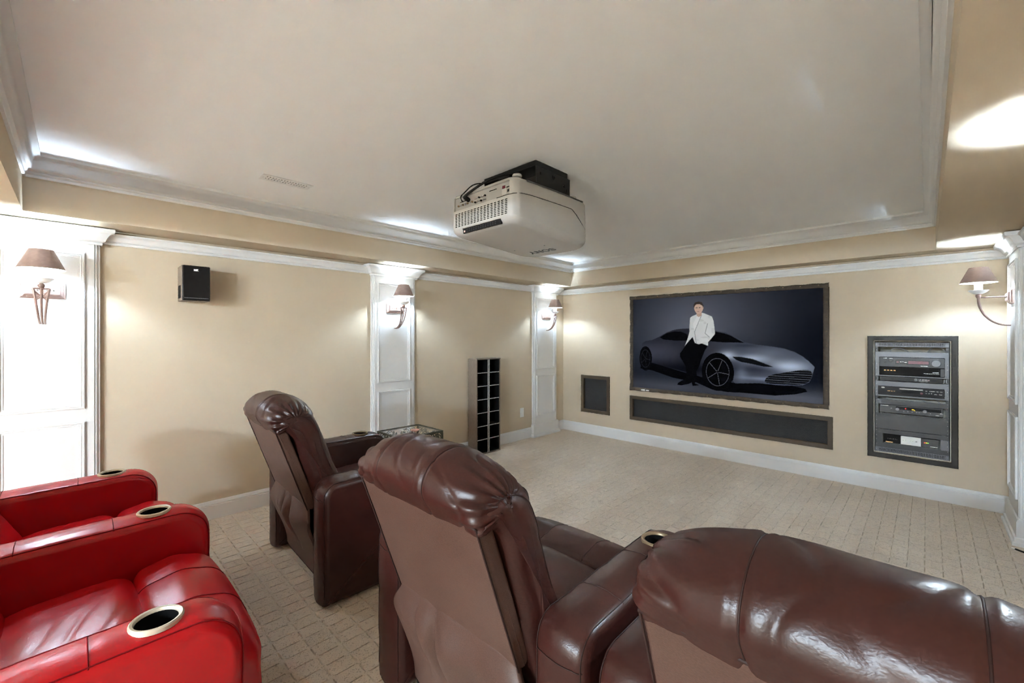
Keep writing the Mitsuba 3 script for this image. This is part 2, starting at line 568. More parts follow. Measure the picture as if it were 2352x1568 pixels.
struct('trim_2', cat([linmould(rail, a, b, LMAP) for a, b in segL]), TRIM, 30, 'white picture rail on the left wall')
struct('trim_3', linmould(rail, XL, XR, FMAP), TRIM, 30, 'white picture rail over the screen')
struct('trim_4', cat([linmould(rail, a, b, RMAP) for a, b in segR]), TRIM, 30, 'white picture rail on the right wall')
base = [(0.0, 0.0), (0.016, 0.0), (0.016, 0.104), (0.013, 0.106), (0.013, 0.110), (0.0155, 0.112), (0.0155, 0.120), (0.012, 0.122), (0.012, 0.126), (0.010, 0.130), (0.009, 0.139), (0.0, 0.140)]
struct('baseboard_left', cat([linmould(base, a, b, LMAP) for a, b in segL]), TRIM, 30)
struct('baseboard_front', linmould(base, XL, XR, FMAP), TRIM, 30)
struct('baseboard_right', cat([linmould(base, a, b, RMAP) for a, b in segR]), TRIM, 30)
struct('baseboard_rear', linmould(base, XL, XR, BMAP), TRIM, 30)


# ------------------------------------------------------------------ pilasters
def pilaster(y0, y1, side, label):
    k = thing('pilaster', label, 'pilaster', 'white panelled pilasters')
    P = PL(XL) if side < 0 else PR(XR)
    flat = [(0.0, 0.002), (0.0, 0.024), (-0.012, 0.024), (-0.014, 0.034), (-0.020, 0.036), (-0.024, 0.031), (-0.028, 0.040)]
    obj('board', ring(y0, y1, 0.0, 2.12, flat, P, True), TRIM, k)
    ym = [(0.0, 0.0), (0.0, 0.010), (-0.004, 0.013), (-0.010, 0.013), (-0.013, 0.006), (-0.017, 0.009), (-0.021, 0.009), (-0.024, 0.004), (-0.032, 0.004), (-0.034, -0.006)]
    Pf = PL(XL + 0.040) if side < 0 else PR(XR - 0.040)
    for z0, z1 in ((0.293, 0.860), (0.945, 1.955)):
        obj('panel_moulding', ring(y0 + 0.058, y1 - 0.070, z0, z1, ym, Pf), TRIM, k, 25)
    a0, a1 = (XL, XL + 0.040) if side < 0 else (XR - 0.040, XR)
    cl = (lambda m: clampx(m, XL + 0.002)) if side < 0 else (lambda m: clampx(m, None, XR - 0.002))
    capp = [(0.002, 2.018), (0.010, 2.018), (0.012, 2.030), (0.008, 2.034), (0.020, 2.040), (0.026, 2.046), (0.030, 2.060), (0.044, 2.084), (0.058, 2.094), (0.064, 2.094), (0.070, 2.100), (0.072, 2.122), (0.0, 2.122)]
    obj('cap', cl(ring(a0, a1, y0, y1, capp, PZ, True)), TRIM, k, 25)
    plinth = [(0.034, -0.01), (0.034, 0.022), (0.024, 0.028), (0.024, 0.050), (0.014, 0.056), (0.014, 0.158), (0.008, 0.172), (0.0, 0.176), (-0.01, 0.176)]
    obj('plinth', cl(ring(a0, a1, y0, y1, plinth, PZ)), TRIM, k, 25)
    return k


pilaster(*PIL[0], -1, 'white panelled pilaster on the left wall behind the red seats')
pilaster(*PIL[1], -1, 'white panelled pilaster behind the glass side table')
pilaster(*PIL[2], -1, 'white panelled pilaster in the far corner beside the screen wall')
pilaster(4.456, 4.984, 1, 'white panelled pilaster at the right edge beside the equipment rack')


# ------------------------------------------------------------------ wall sconces
def sconce(x, y, nx, label, d=0.17, watt=0.29, ny=0):
    """x, y on the mounting face; (nx, ny) points into the room."""
    k = thing('wall_sconce', label, 'wall lamp', 'wall sconces')
    M = np.array([[nx, -ny, 0, x], [ny, nx, 0, y], [0, 0, 1, 0], [0, 0, 0, 1.0]])
    # local: a = out from the wall, b = along the wall
    pz = ((0, 0, 0), (0, 1, 0), (0, 0, 1), (1, 0, 0))
    pl = ring(-0.097, 0.097, 1.651, 1.754, [(0, 0), (0, 0.010), (-0.006, 0.012), (-0.010, 0.020), (-0.020, 0.024), (-0.024, 0.032), (-0.026, 0.033)], pz, True)
    bp = obj('back_plate', pl, BRONZE, k, M=M)
    rv = [tube([(0.030, b, 1.7), (0.037, b, 1.7)], 0.0042, 8) for b in (-0.045, -0.02, 0.02, 0.032, 0.047)]
    for m in rv:
        obj('rivet', m, IRON, bp, M=M)
    obj('arm', cat([tube([(0.02, 0, 1.706), (d, 0, 1.704)], 0.0052, 10), tube([(d, -0.036, 1.699), (d, 0.036, 1.699)], 0.0048, 10)]), BRONZE, k, 40, M=M)
    # three bowed bars gathering at the tip near the wall
    bars = []
    for b0, b1 in ((-0.034, -0.011), (0.0, 0.0), (0.034, 0.011)):
        pts = [(d * math.cos(t) ** 0.9 + 0.012 * math.sin(t), b0 + (b1 - b0) * math.sin(t) ** 0.8, 1.700 - 0.205 * math.sin(t) ** 1.15) for t in np.linspace(0, math.pi / 2, 22)]
        bars.append(tube(pts, np.linspace(0.0062, 0.0050, 22), 8))
        obj('bowed_bar', bars[-1], BRONZE, k, 40, M=M)
    cr = []
    for s in (-1, 1):
        cr.append(tube([(d - 0.001, 0.030 * s, 1.690), (d - 0.008, 0.004 * s, 1.655)], 0.0032, 6))
        cr.append(tube([(d - 0.008, 0.004 * s, 1.655), (d - 0.014, 0.027 * s, 1.622)], 0.0032, 6))
    obj('cross_brace', cat(cr), BRONZE, k, 40, M=M)
    obj('finial', lathe([(0.001, 1.697), (0.011, 1.703), (0.016, 1.715), (0.015, 1.724), (0.008, 1.731), (0.001, 1.732)], 20, d), BRONZE, k, 40, M=M)
    obj('candle_cup', lathe([(0.001, 1.730), (0.022, 1.732), (0.040, 1.742), (0.054, 1.757), (0.055, 1.760), (0.038, 1.748), (0.020, 1.742), (0.001, 1.742)], 28, d), IVORY, k, 40, M=M)
    obj('candle_sleeve', lathe([(0.001, 1.741), (0.0225, 1.741), (0.0225, 1.838), (0.020, 1.841), (0.001, 1.841)], 24, d), IVORY, k, 40, M=M)
    zb, zt, rb, rt = 1.814, 1.929, 0.1005, 0.0505
    sh = obj('lamp_shade', lathe([(rb - 0.0008, zb), (rb + 0.0008, zb), (rt + 0.0008, zt), (rt - 0.0008, zt)], 44, d), BRONZE, k, 30, M=M)
    obj('shade_lining', lathe([(rt - 0.0025, zt - 0.001), (rb - 0.0025, zb + 0.001)], 44, d), SHADEIN, sh, 30, M=M)
    bulb = lathe([(0.0005, 1.850), (0.009, 1.853), (0.0150, 1.862), (0.0165, 1.872), (0.0145, 1.882), (0.008, 1.889), (0.0005, 1.891)], 16, d)
    kk = obj('bulb', bulb, IVORY, k, True, M=M)
    scene[kk]['emitter'] = {'type': 'area', 'radiance': rgb([BULB * watt * c for c in BULB_RGB])}
    return k


FL, FR = XL + 0.040, XR - 0.040
sconce(FL, -0.150, 1, 'bronze wall sconce with tapered shade above the red seats, nearest the camera')
sconce(FL, 2.290, 1, 'bronze wall sconce on the pilaster behind the glass side table')
sconce(FL, 4.722, 1, 'bronze wall sconce on the far corner pilaster, smallest in the photo')
sconce(FR, 4.722, -1, 'bronze wall sconce seen side-on beside the equipment rack')
sconce(XR, 2.190, -1, 'bronze wall sconce on the right wall out of view, lighting the dropped border above it', 0.148, 0.8)  # out of view, stronger than the others; lights the right border


def added_dome_lamp(x, y, label):
    """added opal fill lamp under the border behind the camera, evens the room light"""
    k = thing('added_ceiling_lamp', label, 'added fill lamp', 'added opal fill lamps behind the camera')
    obj('collar', lathe([(0.150, ZS - 0.0005), (0.155, ZS - 0.012), (0.150, ZS - 0.024), (0.0005, ZS - 0.024)], 36, x, y), BRONZE, k, 40)
    g = obj('opal_glass', lathe([(0.0005, ZS - 0.110)] + [(0.140 * math.sin(t), ZS - 0.0245 - 0.0855 * math.cos(t)) for t in np.linspace(0.06, math.pi / 2, 14)], 40, x, y), IVORY, k, True)
    scene[g]['emitter'] = {'type': 'area', 'radiance': rgb([FILL_DOME * c for c in BULB_RGB])}
    return k


added_dome_lamp(-1.00, -3.90, 'added opal fill lamp over the rear of the room, left of the two')
added_dome_lamp(-0.10, -3.60, 'added opal fill lamp over the rear of the room, right of the two')



# ------------------------------------------------------------------ reclining seats
def loop_normals(P):
    area = 0.5 * np.sum(P[:, 0] * np.roll(P[:, 1], -1) - np.roll(P[:, 0], -1) * P[:, 1])
    t = np.roll(P, -1, 0) - np.roll(P, 1, 0)
    t /= np.linalg.norm(t, axis=1, keepdims=True) + 1e-9
    N = np.stack([t[:, 1], -t[:, 0]], 1)
    return N if area > 0 else -N


def pillow_loft(fn, h, r, n=130, core=25, k=7, flat_end=True):
    """fn(u) -> closed loop (n, 2) in (v, w); lofted over -h..h with edge radius r."""
    us, ins, sc = [], [], []
    for s in (0.03, 0.4, 0.75):
        us.append(-h - (0.012 * (1 - s * s))); ins.append(r); sc.append(s)
    for a in np.linspace(0, math.pi / 2, k):
        us.append(-h + r * (1 - math.cos(a))); ins.append(r * (1 - math.sin(a))); sc.append(1)
    for u in np.linspace(-h + r, h - r, core)[1:-1]:
        us.append(u); ins.append(0.0); sc.append(1)
    e = len(us) - (core - 2)
    items = list(zip(us, ins, sc)) + [(-a, b, c) for a, b, c in list(zip(us, ins, sc))[:e][::-1]]
    L = []
    for u, i, s in items:
        P = fn(max(-h, min(h, u)))
        q = P - loop_normals(P) * i
        c = q.mean(0)
        q = c + (q - c) * s
        L.append(np.column_stack([np.full(len(q), u), q]))
    return loft(np.array(L))


L_END = spline([(-.088, .885), (-.150, .935), (-.152, .970), (-.115, .995), (-.055, .999), (0, .976), (.034, .930), (.066, .845), (.096, .75), (.135, .65), (.19, .55), (.245, .44), (.20, .36), (.10, .35), (.05, .42), (0, .62), (-.045, .77)], 130, True)
L_MID = spline([(-.105, .885), (-.165, .94), (-.160, .995), (-.110, 1.03), (-.04, 1.03), (.035, .995), (.080, .93), (.115, .845), (.150, .75), (.185, .65), (.23, .55), (.265, .44), (.22, .36), (.11, .34), (.04, .42), (-.02, .62), (-.065, .77)], 130, True)
R_END = spline([(-.165, .905), (-.178, .930), (-.186, .958), (-.172, .988), (-.135, 1.010), (-.085, 1.020), (-.035, 1.012), (.004, .985), (.022, .945), (-.01, .915), (-.09, .905)], 110, True)
R_MID = spline([(-.165, .905), (-.186, .932), (-.212, .975), (-.205, 1.030), (-.160, 1.075), (-.095, 1.092), (-.025, 1.075), (.035, 1.028), (.066, .955), (.02, .915), (-.08, .905)], 110, True)


def gathers(v, h):
    """leather pulled together towards the ends of a padded roll"""
    a = np.abs(v[:, 0]) / h
    ang = np.arctan2(v[:, 2] - 0.97, v[:, 1] + 0.07)
    w = np.clip((a - 0.45) / 0.5, 0, 1) ** 1.4
    f = np.sin(ang * 15 + 5 * meshkit.noise(v * 9, 3) + 14 * v[:, 0] * np.sign(v[:, 0]))
    return w * 0.0042 * f


def creases(v, amp, su, sv, seed):
    n = meshkit.noise(np.stack([v[:, 0] * su + 3 * meshkit.noise(v * 4, seed + 5), v[:, 1] * sv + v[:, 2] * sv * 0.7 + v[:, 0] * 4, v[:, 2] * 3], 1), seed)
    return -amp * np.clip(1 - np.abs(n - 0.5) * 7, 0, 1) ** 2


def arm_profile(L=0.80):
    return round_poly([(0, .012), (0, .650), (L, .662), (L, .012)], [.015, .080, .120, .03], 10)


def recliner_arm(key, uc, v0, leather, seamm, ringm, M, cupw=True, W=0.172, seed=0):
    r, crown = 0.036, 0.007
    prof = arm_profile()
    m0 = slab(prof, W, r, crown, 0.004, 170, 7, 11)
    m = displace(m0, lambda v: 0.0035 * nz(v, (16, 6, 9), seed) + creases(v, 0.0022, 9, 11, seed + 3))
    md = m
    cv, cw = 0.612, 0.668
    if cupw:
        c = trimesh.creation.cylinder(0.0475, 0.24, sections=40)
        c.apply_translation((0, cv, cw - 0.02))
        m = cut(m, c)
    A = np.array(M) @ place(uc, v0)
    a = obj('arm', m, leather, key, 45, M=A)
    if cupw:
        k2 = obj('cup_holder', lathe([(0.0462, cw - 0.004), (0.0466, cw - 0.001), (0.0490, cw + 0.0035), (0.0550, cw + 0.0050), (0.0585, cw + 0.0015), (0.0590, cw - 0.008)], 44, 0, cv), ringm, a, 40, M=A)
        obj('cup_well', lathe([(0.0462, cw - 0.004), (0.0440, cw - 0.075), (0.038, cw - 0.085), (0.0005, cw - 0.086)], 36, 0, cv), WELL, a, 40, M=A)
    P = resample(prof, 240)
    N = loop_normals(P)
    seams = []
    ca = math.radians(52)
    for s in (-1, 1):
        u = s * (-W / 2 + r * (1 - math.cos(ca)))
        q = P - N * (r * (1 - math.sin(ca)) - 0.0015)
        keep = (P[:, 1] > 0.06)
        q = q[keep]
        j = int(np.argmax(np.linalg.norm(np.diff(q, axis=0), axis=1))) + 1
        q = np.roll(q, -j, 0)
        seams.append(tube(follow(np.column_stack([np.full(len(q), u), q]), m0, md), 0.0016, 6))

    def across(pt, nrm):
        L = []
        for u in np.linspace(-W / 2 + 0.010, W / 2 - 0.010, 19):
            x = abs(u)
            if x > W / 2 - r:
                i = r - math.sqrt(max(0, r * r - (x - (W / 2 - r)) ** 2))
            else:
                i = -crown * (1 - (x / (W / 2 - r)) ** 2)
            q = np.array(pt) - np.array(nrm) * (i - 0.0012)
            L.append((u, q[0], q[1]))
        return tube(follow(L, m0, md), 0.0015, 6)
    for v in (0.222, 0.482):
        seams.append(across((v, 0.650 + 0.012 * v / 0.8), (0, 1)))
    seams.append(across((0.0, 0.560), (-1, 0)))
    obj('seam', cat(seams), seamm, a, True, M=A)
    return a


def recliner(name, label, group, M, leather, back, seamm, ringm, arms, half, seed=1, M_arm=None):
    key = thing(name, label, 'recliner', group)
    M = np.array(M)
    f = half / 0.34
    for i, (uc, v0) in enumerate(arms):
        recliner_arm(key, uc, v0, leather, seamm, ringm, M, True, seed=seed * 7 + i)
    # back shell
    shell = [(-.172, .926), (-.006, .455), (.046, .473), (-.120, .945)]
    sh = slab(round_poly(shell, [.006, .03, .03, .012], 5), 0.604 * f, 0.010, 0.004, 0, 160, 4, 25)
    sh = displace(sh, lambda v: 0.004 * nz(v, (5, 5, 7), seed))
    obj('back_panel', sh, back, key, 50, M=M)
    # hanging skirt with folds under the crease
    loops = []
    for t in np.linspace(0, 1, 46):
        w = 0.500 - 0.435 * t
        hw = f * (0.296 + 0.040 * smooth(0.02, 0.22, t) - 0.016 * smooth(0.2, 0.38, t) + 0.010 * smooth(0.5, 1, t))
        vv = -0.020 - 0.018 * math.exp(-((t - 0.22) / 0.16) ** 2) + 0.072 * smooth(0.25, 1, t)
        us = np.linspace(-1, 1, 90)
        fan = us * (1 + 0.25 * (t - 0.3))
        env = math.exp(-((t - 0.36) / 0.26) ** 2)
        fold = 0.027 * env * (1 - 2 * np.abs(np.sin(fan * 7.5 + 1.4 * np.sin(fan * 3 + seed) + 0.7 * t)) ** 0.8) * (0.55 + 0.45 * np.sin(fan * 4.1 + seed))
        edge = 0.016 * np.abs(us) ** 8
        a = np.column_stack([us * hw, vv + fold + edge, np.full(90, w)])
        b = a[::-1].copy()
        b[:, 1] += 0.014
        loops.append(np.vstack([a, b]))
    obj('back_skirt', loft(np.array(loops)), back, key, True, M=M)
    # seat back and head roll
    def fp(u):
        e = min(1.0, abs(u) / (0.325 * f)) ** 3.2
        return L_MID * (1 - e) + L_END * e

    def fr(u):
        e = min(1.0, abs(u) / (0.305 * f)) ** 3.0
        return R_MID * (1 - e) + R_END * e
    pm0 = pillow_loft(fp, 0.334 * f, 0.046, core=41)
    pm = displace(pm0, lambda v: 0.006 * nz(v, (5, 6, 6), seed + 2) + creases(v, 0.004, 6, 10, seed + 4) * (np.abs(v[:, 0]) > 0.2))
    obj('seat_back', pm, leather, key, True, M=M)
    for sgn in (-1, 1):
        u = sgn * 0.3235 * f
        q = L_END - loop_normals(L_END) * 0.0115
        keep = (q[:, 1] > 0.66) & (q[:, 0] > -0.15)
        q = q[keep & (q[:, 0] > -0.12 + (0.97 - q[:, 1]) * 0.62)]
        j = int(np.argmax(np.linalg.norm(np.diff(q, axis=0), axis=1))) + 1
        q = np.roll(q, -j, 0) if np.linalg.norm(np.diff(q, axis=0), axis=1).max() > 0.06 else q
        obj('seam', tube(follow(np.column_stack([np.full(len(q), u), q]), pm0, pm), 0.0016, 6), seamm, f'{key}__seat_back', True, M=M)
    sg = (-0.128 * f, 0.118 * f)
    rm0 = pillow_loft(fr, 0.318 * f, 0.028, 110, 90, 7)

    def rolld(v):
        d = gathers(v, 0.318 * f) + creases(v, 0.0048, 9, 7, seed + 6) + 0.007 * nz(v, (5, 7, 7), seed + 1)
        for s in sg:
            d -= 0.0060 * np.exp(-((v[:, 0] - s) / 0.0075) ** 2) - 0.0030 * np.exp(-((v[:, 0] - s) / 0.035) ** 2)
        return d
    rm = displace(rm0, rolld)
    hr = obj('head_roll', rm, leather, key, True, M=M)
    cords = []
    vs = np.array(rm.vertices)
    for s in sg:
        P = fr(s)
        N = loop_normals(P)
        q = P.copy()
        i0 = int(np.argmin(np.abs(q[:, 0] + 0.165) + np.abs(q[:, 1] - 0.905)))
        q = np.roll(q, -i0, 0)[2:-26]
        obj('seam', tube(follow(np.column_stack([np.full(len(q), s), q]), rm0, rm), 0.0019, 6), seamm, hr, True, M=M)
    # piping round the edge of the back panel
    pp = [(-.300 * f, -.170, .918), (-.301 * f, -.006, .462)]
    pip = [tube(spline([(-.303 * f, -.173, .925), (-.15 * f, -.176, .927), (0, -.177, .928), (.15 * f, -.176, .927), (.303 * f, -.173, .925)], 24), 0.0042, 8)]
    for s in (-1, 1):
        pip.append(tube([(s * .302 * f, -.172 + .166 * t, .925 - .47 * t) for t in np.linspace(0, 1, 14)], 0.0026, 8))
    obj('piping', cat(pip), BSEAM if leather == BROWN else RSEAM, key, True, M=M)
    # seat cushion, leg rest, base
    sp = round_poly([(0.075, .26), (0.075, .43), (.30, .485), (.578, .500), (.590, .30)], [.03, .05, .3, .075, .03], 9)
    sm = slab(sp, 2 * half - 0.006, 0.085, 0.020, 0, 150, 9, 21)
    sm = displace(sm, lambda v: 0.007 * nz(v, (5, 5, 5), seed + 8) + creases(v, 0.003, 5, 12, seed + 9))
    obj('seat_cushion', sm, leather, key, True, M=M)
    lp = round_poly([(.560, .20), (.572, .492), (.70, .520), (.815, .485), (.860, .375), (.855, .200), (.80, .10), (.60, .10)], [.03, .05, .10, .10, .10, .12, .05, .03], 9)
    lm0 = slab(lp, 2 * half - 0.012, 0.075, 0.010, 0, 190, 9, 31)

    def legd(v):
        d = 0.006 * nz(v, (6, 6, 6), seed + 11)
        low = np.clip((0.36 - v[:, 2]) / 0.12, 0, 1) * np.clip((v[:, 1] - 0.7) / 0.08, 0, 1)
        d += low * 0.007 * np.sin(v[:, 0] * 95 + 3 * meshkit.noise(v * 12, 4))
        for s in (-0.115 * f, 0.115 * f):
            d -= 0.0050 * np.exp(-((v[:, 0] - s) / 0.008) ** 2) * (v[:, 2] > 0.3)
        return d
    lm = displace(lm0, legd)
    obj('leg_rest', lm, leather, key, True, M=M)
    lpr = resample(lp, 200)
    lN = loop_normals(lpr)
    st = []
    for s in (-0.115 * f, 0.115 * f):
        q = (lpr + lN * 0.009)[(lpr[:, 1] > 0.40)]
        j = int(np.argmax(np.linalg.norm(np.diff(q, axis=0), axis=1))) + 1
        q = np.roll(q, -j, 0)
        st.append(tube(follow(np.column_stack([np.full(len(q), s), q]), lm0, lm), 0.0017, 6))
    obj('seam', cat(st), seamm, f'{key}__leg_rest', True, M=M)
    obj('base', box(-half + 0.004, half - 0.004, 0.075, 0.78, 0.012, 0.26, 0.01), BLACKM, key, M=M)
    return key


def smooth(a, b, x):
    t = min(1.0, max(0.0, (x - a) / (b - a)))
    return t * t * (3 - 2 * t)


GB = 'brown leather recliners in a row'
AB = [(-0.4285, 0.0), (0.4285, 0.0)]
recliner('brown_recliner', 'brown leather recliner standing alone by the left wall, beyond the red seats', GB, place(-2.722, 0.898, 0, math.radians(-2.0)), BROWN, BROWNB, BSEAM, BRASSD, AB, 0.342, 1)
recliner('brown_recliner', 'brown leather recliner seen from behind in the middle of the foreground', GB, place(-1.130, 0.878, 0, math.radians(0.8)), BROWN, BROWNB, BSEAM, BRASSD, AB, 0.342, 2)
recliner('brown_recliner', 'brown leather recliner cut off at the lower right corner, only its top showing', GB, place(-0.068, 0.882, 0, 0), BROWN, BROWNB, BSEAM, BRASSD, AB, 0.342, 3)
GR = 'red leather seats in the row'
recliner('red_recliner', 'glossy red leather seat nearest the camera, with two cup holder arms', GR, place(-1.920, -0.420), RED, RED, RSEAM, CHAMP, [(0.458, -0.045), (-0.455, 0.038)], 0.367, 4)
recliner('red_recliner', 'glossy red leather seat nearest the left wall, its arm in front of the white pilaster', GR, place(-2.790, -0.430), RED, RED, RSEAM, CHAMP, [(-0.412, -0.050)], 0.322, 5)


# ------------------------------------------------------------------ projection screen with its picture
def place_pic():
    """A dark studio picture of a silver car and a standing man, printed flat: colours per vertex, metres on the wall (x, z)."""
    x0, x1, z0, z1 = -2.790, -0.728, 0.737, 1.897
    nx, nz_ = 500, 282
    X, Z = np.meshgrid(np.linspace(x0, x1, nx), np.linspace(z0, z1, nz_), indexing='ij')
    u, v = (X - x0) / (x1 - x0), (Z - z0) / (z1 - z0)
    C = np.zeros(X.shape + (3,))

    def blob(cx, cz, sx, sz):
        return np.exp(-((X - cx) / sx) ** 2 - ((Z - cz) / sz) ** 2)[..., None]

    def inside(poly, sm=True):
        p = Polygon(spline(poly, 220, True)) if sm else Polygon(poly)
        p = p.buffer(0)
        d = 0.0016
        return sum(shapely.contains_xy(p, X + a, Z + b).astype(float) for a in (-d, d) for b in (-d, d))[..., None] / 4

    def paint(mask, col):
        C[:] = C * (1 - mask) + mask * col
    C[:] = np.array([24, 27, 35.])
    C += blob(-1.95, 1.62, 0.75, 0.55) * np.array([62, 62, 68.]) + blob(-2.30, 1.35, 0.5, 0.3) * np.array([14, 15, 16.])
    C -= blob(-0.75, 1.25, 0.32, 0.42) * np.array([16, 17, 18.])
    fl = np.clip((0.955 - Z) / 0.16, 0, 1)[..., None]
    C[:] = C * (1 - fl) + fl * (np.array([46, 48, 56.]) + blob(-1.0, 0.76, 0.6, 0.2) * np.array([38, 39, 42.]) + blob(-2.3, 0.8, 0.5, 0.1) * np.array([22, 23, 26.]))
    shadow = [[-2.684, .993], [-2.523, .976], [-2.247, .9], [-1.963, .864], [-1.786, .796], [-1.617, .78], [-1.455, .787], [-1.157, .785], [-.964, .818], [-.864, .853], [-.882, .882], [-1.001, .903], [-1.405, .908], [-1.543, .887], [-1.873, .926], [-2.15, .983], [-2.502, 1.072], [-2.662, 1.085]]
    paint(inside(shadow, False), np.array([7, 7, 10.]))
    body = [[-2.67, 1.10], [-2.684, 1.217], [-2.657, 1.32], [-2.608, 1.351], [-2.523, 1.363], [-2.423, 1.407], [-2.327, 1.46], [-2.247, 1.489], [-2.169, 1.502], [-2.056, 1.506], [-1.909, 1.497], [-1.751, 1.477], [-1.641, 1.457], [-1.535, 1.408], [-1.438, 1.345], [-1.32, 1.322], [-1.189, 1.306], [-1.078, 1.29], [-.971, 1.252], [-.904, 1.21], [-.853, 1.164], [-.80, 1.105], [-.815, 1.05], [-.824, 1.004], [-.846, .95], [-.90, .915], [-1.078, .897], [-1.295, .905], [-1.536, .884], [-1.60, .95], [-1.88, .93], [-2.056, .97], [-2.502, 1.067]]
    bm = inside(body, False)
    col = np.array([40, 41, 50.]) + 0 * C
    col += np.clip((X + 1.95) / 0.55, 0, 1)[..., None] * np.array([34, 38, 44.])
    col += blob(-2.45, 1.22, 0.28, 0.10) * np.array([20, 20, 24.])
    col += blob(-1.36, 1.17, 0.16, 0.045) * np.array([95, 100, 106.]) + blob(-1.62, 1.20, 0.09, 0.05) * np.array([110, 116, 122.])
    col += blob(-1.02, 1.10, 0.17, 0.065) * np.array([120, 126, 132.]) + blob(-1.2, 1.24, 0.16, 0.05) * np.array([22, 24, 26.])
    col += blob(-1.25, 0.955, 0.22, 0.022) * np.array([55, 58, 64.]) + blob(-1.47, 1.0, 0.06, 0.08) * np.array([40, 44, 48.])
    col -= blob(-1.33, 1.05, 0.24, 0.035) * np.array([26, 28, 28.])
    col -= blob(-2.1, 1.02, 0.5, 0.07) * np.array([26, 26, 28.])
    col -= blob(-1.42, 1.31, 0.12, 0.02) * np.array([20, 20, 22.])
    paint(bm, np.clip(col, 8, 235))
    for g in ([[-2.418, 1.397], [-2.327, 1.451], [-2.238, 1.471], [-2.15, 1.469], [-2.08, 1.44], [-2.04, 1.36], [-2.208, 1.359], [-2.367, 1.372]], [[-1.84, 1.358], [-1.80, 1.46], [-1.751, 1.465], [-1.70, 1.457], [-1.641, 1.443], [-1.584, 1.421], [-1.501, 1.372], [-1.444, 1.342], [-1.65, 1.343]]):
        paint(inside(g, False), np.array([9, 9, 12.]))
    paint(inside([[-1.565, 1.182], [-1.492, 1.185], [-1.362, 1.166], [-1.254, 1.124], [-1.166, 1.089], [-1.254, 1.088], [-1.379, 1.113], [-1.475, 1.128], [-1.528, 1.15]], False), np.array([16, 17, 21.]))
    gr = inside([[-1.24, .926], [-1.215, .98], [-1.12, 1.02], [-.99, 1.052], [-.835, 1.062], [-.832, .99], [-.875, .936], [-.98, .915], [-1.14, .912]])
    paint(gr, np.array([12, 12, 15.]))
    bars = (np.sin((Z - 0.01 * (X + 1.03)) * 2 * math.pi / 0.0225) > 0.62)[..., None].astype(float)
    paint(gr * bars * 0.8, np.array([92, 95, 102.]))
    for cx, cz, rx, rz, dim in ((-1.725, 1.000, 0.152, 0.192, 1.0), (-2.612, 1.122, 0.076, 0.138, 0.55)):
        q = np.hypot((X - cx) / rx, (Z - cz) / rz)
        paint((q < 1.16)[..., None].astype(float) * bm + (q < 1.12)[..., None] * (1 - bm) * 0.9, np.array([9, 9, 12.]))
        ang = np.arctan2((Z - cz) / rz, (X - cx) / rx)
        paint(((q > 0.80) & (q < 0.84))[..., None].astype(float), np.array([70, 71, 78.]) * dim)
        spoke = (np.abs(np.sin(ang * 5 / 2 + 0.3)) < 0.05 / np.maximum(q, 0.12)) & (q < 0.82)
        paint(spoke[..., None].astype(float), np.array([78, 78, 84.]) * dim)
    # standing man in a pale jacket
    trouser = [[-2.02, 1.393], [-1.936, 1.315], [-1.887, 1.343], [-1.838, 1.293], [-1.869, 1.238], [-1.909, 1.135], [-1.927, 1.07], [-1.963, .994], [-1.959, .929], [-1.982, .85], [-1.932, .832], [-2.009, .818], [-2.018, .86], [-2.056, .838], [-2.15, .813], [-2.194, .818], [-2.184, .842], [-2.122, .88], [-2.084, .902], [-2.084, .978], [-2.093, 1.053], [-2.16, 1.164], [-2.16, 1.202], [-2.112, 1.27], [-2.056, 1.346]]
    paint(inside(trouser, False), np.array([9, 9, 12.]))
    jacket = [[-1.90, 1.692], [-1.865, 1.680], [-1.786, 1.643], [-1.768, 1.593], [-1.756, 1.502], [-1.753, 1.439], [-1.786, 1.394], [-1.829, 1.344], [-1.829, 1.301], [-1.856, 1.311], [-1.902, 1.329], [-1.936, 1.317], [-1.982, 1.333], [-2.009, 1.403], [-2.056, 1.351], [-2.103, 1.294], [-2.065, 1.393], [-2.048, 1.459], [-2.044, 1.562], [-2.037, 1.637], [-2.009, 1.655], [-1.95, 1.678]]
    paint(inside(jacket, False), np.array([226, 228, 230.]) - 14 * (meshkit.noise(np.stack([X * 22, Z * 30, 0 * X], -1), 3) > 0.72)[..., None])
    paint(inside([[-1.955, 1.66], [-1.91, 1.66], [-1.925, 1.58], [-1.985, 1.47], [-2.005, 1.56]], False), np.array([240, 240, 242.]))
    for a, b in (((-1.905, 1.66), (-1.985, 1.465)), ((-1.985, 1.465), (-1.965, 1.335)), ((-1.835, 1.56), (-1.862, 1.45)), ((-1.862, 1.45), (-1.815, 1.40))):
        paint(shapely.contains_xy(LineString([a, b]).buffer(0.0045), X, Z)[..., None].astype(float) * 0.75, np.array([150, 153, 158.]))
    paint(inside([[-1.962, 1.69], [-1.900, 1.70], [-1.905, 1.655], [-1.935, 1.642], [-1.96, 1.655]], False), np.array([196, 168, 152.]))
    paint(inside([[-1.986, 1.775], [-1.963, 1.80], [-1.918, 1.80], [-1.887, 1.775], [-1.883, 1.743], [-1.893, 1.715], [-1.908, 1.692], [-1.935, 1.678], [-1.959, 1.684], [-1.977, 1.708], [-1.989, 1.738]]), np.array([214, 184, 168.]))
    paint(inside([[-1.993, 1.75], [-1.998, 1.785], [-1.982, 1.815], [-1.936, 1.826], [-1.90, 1.813], [-1.882, 1.775], [-1.886, 1.747], [-1.896, 1.775], [-1.927, 1.794], [-1.968, 1.792], [-1.984, 1.772]], False), np.array([62, 50, 44.]))
    for ex in (-1.961, -1.925):
        paint(blob(ex, 1.752, 0.009, 0.005), np.array([70, 58, 54.]))
    paint(blob(-1.944, 1.706, 0.013, 0.004) * 0.8, np.array([150, 100, 95.]))
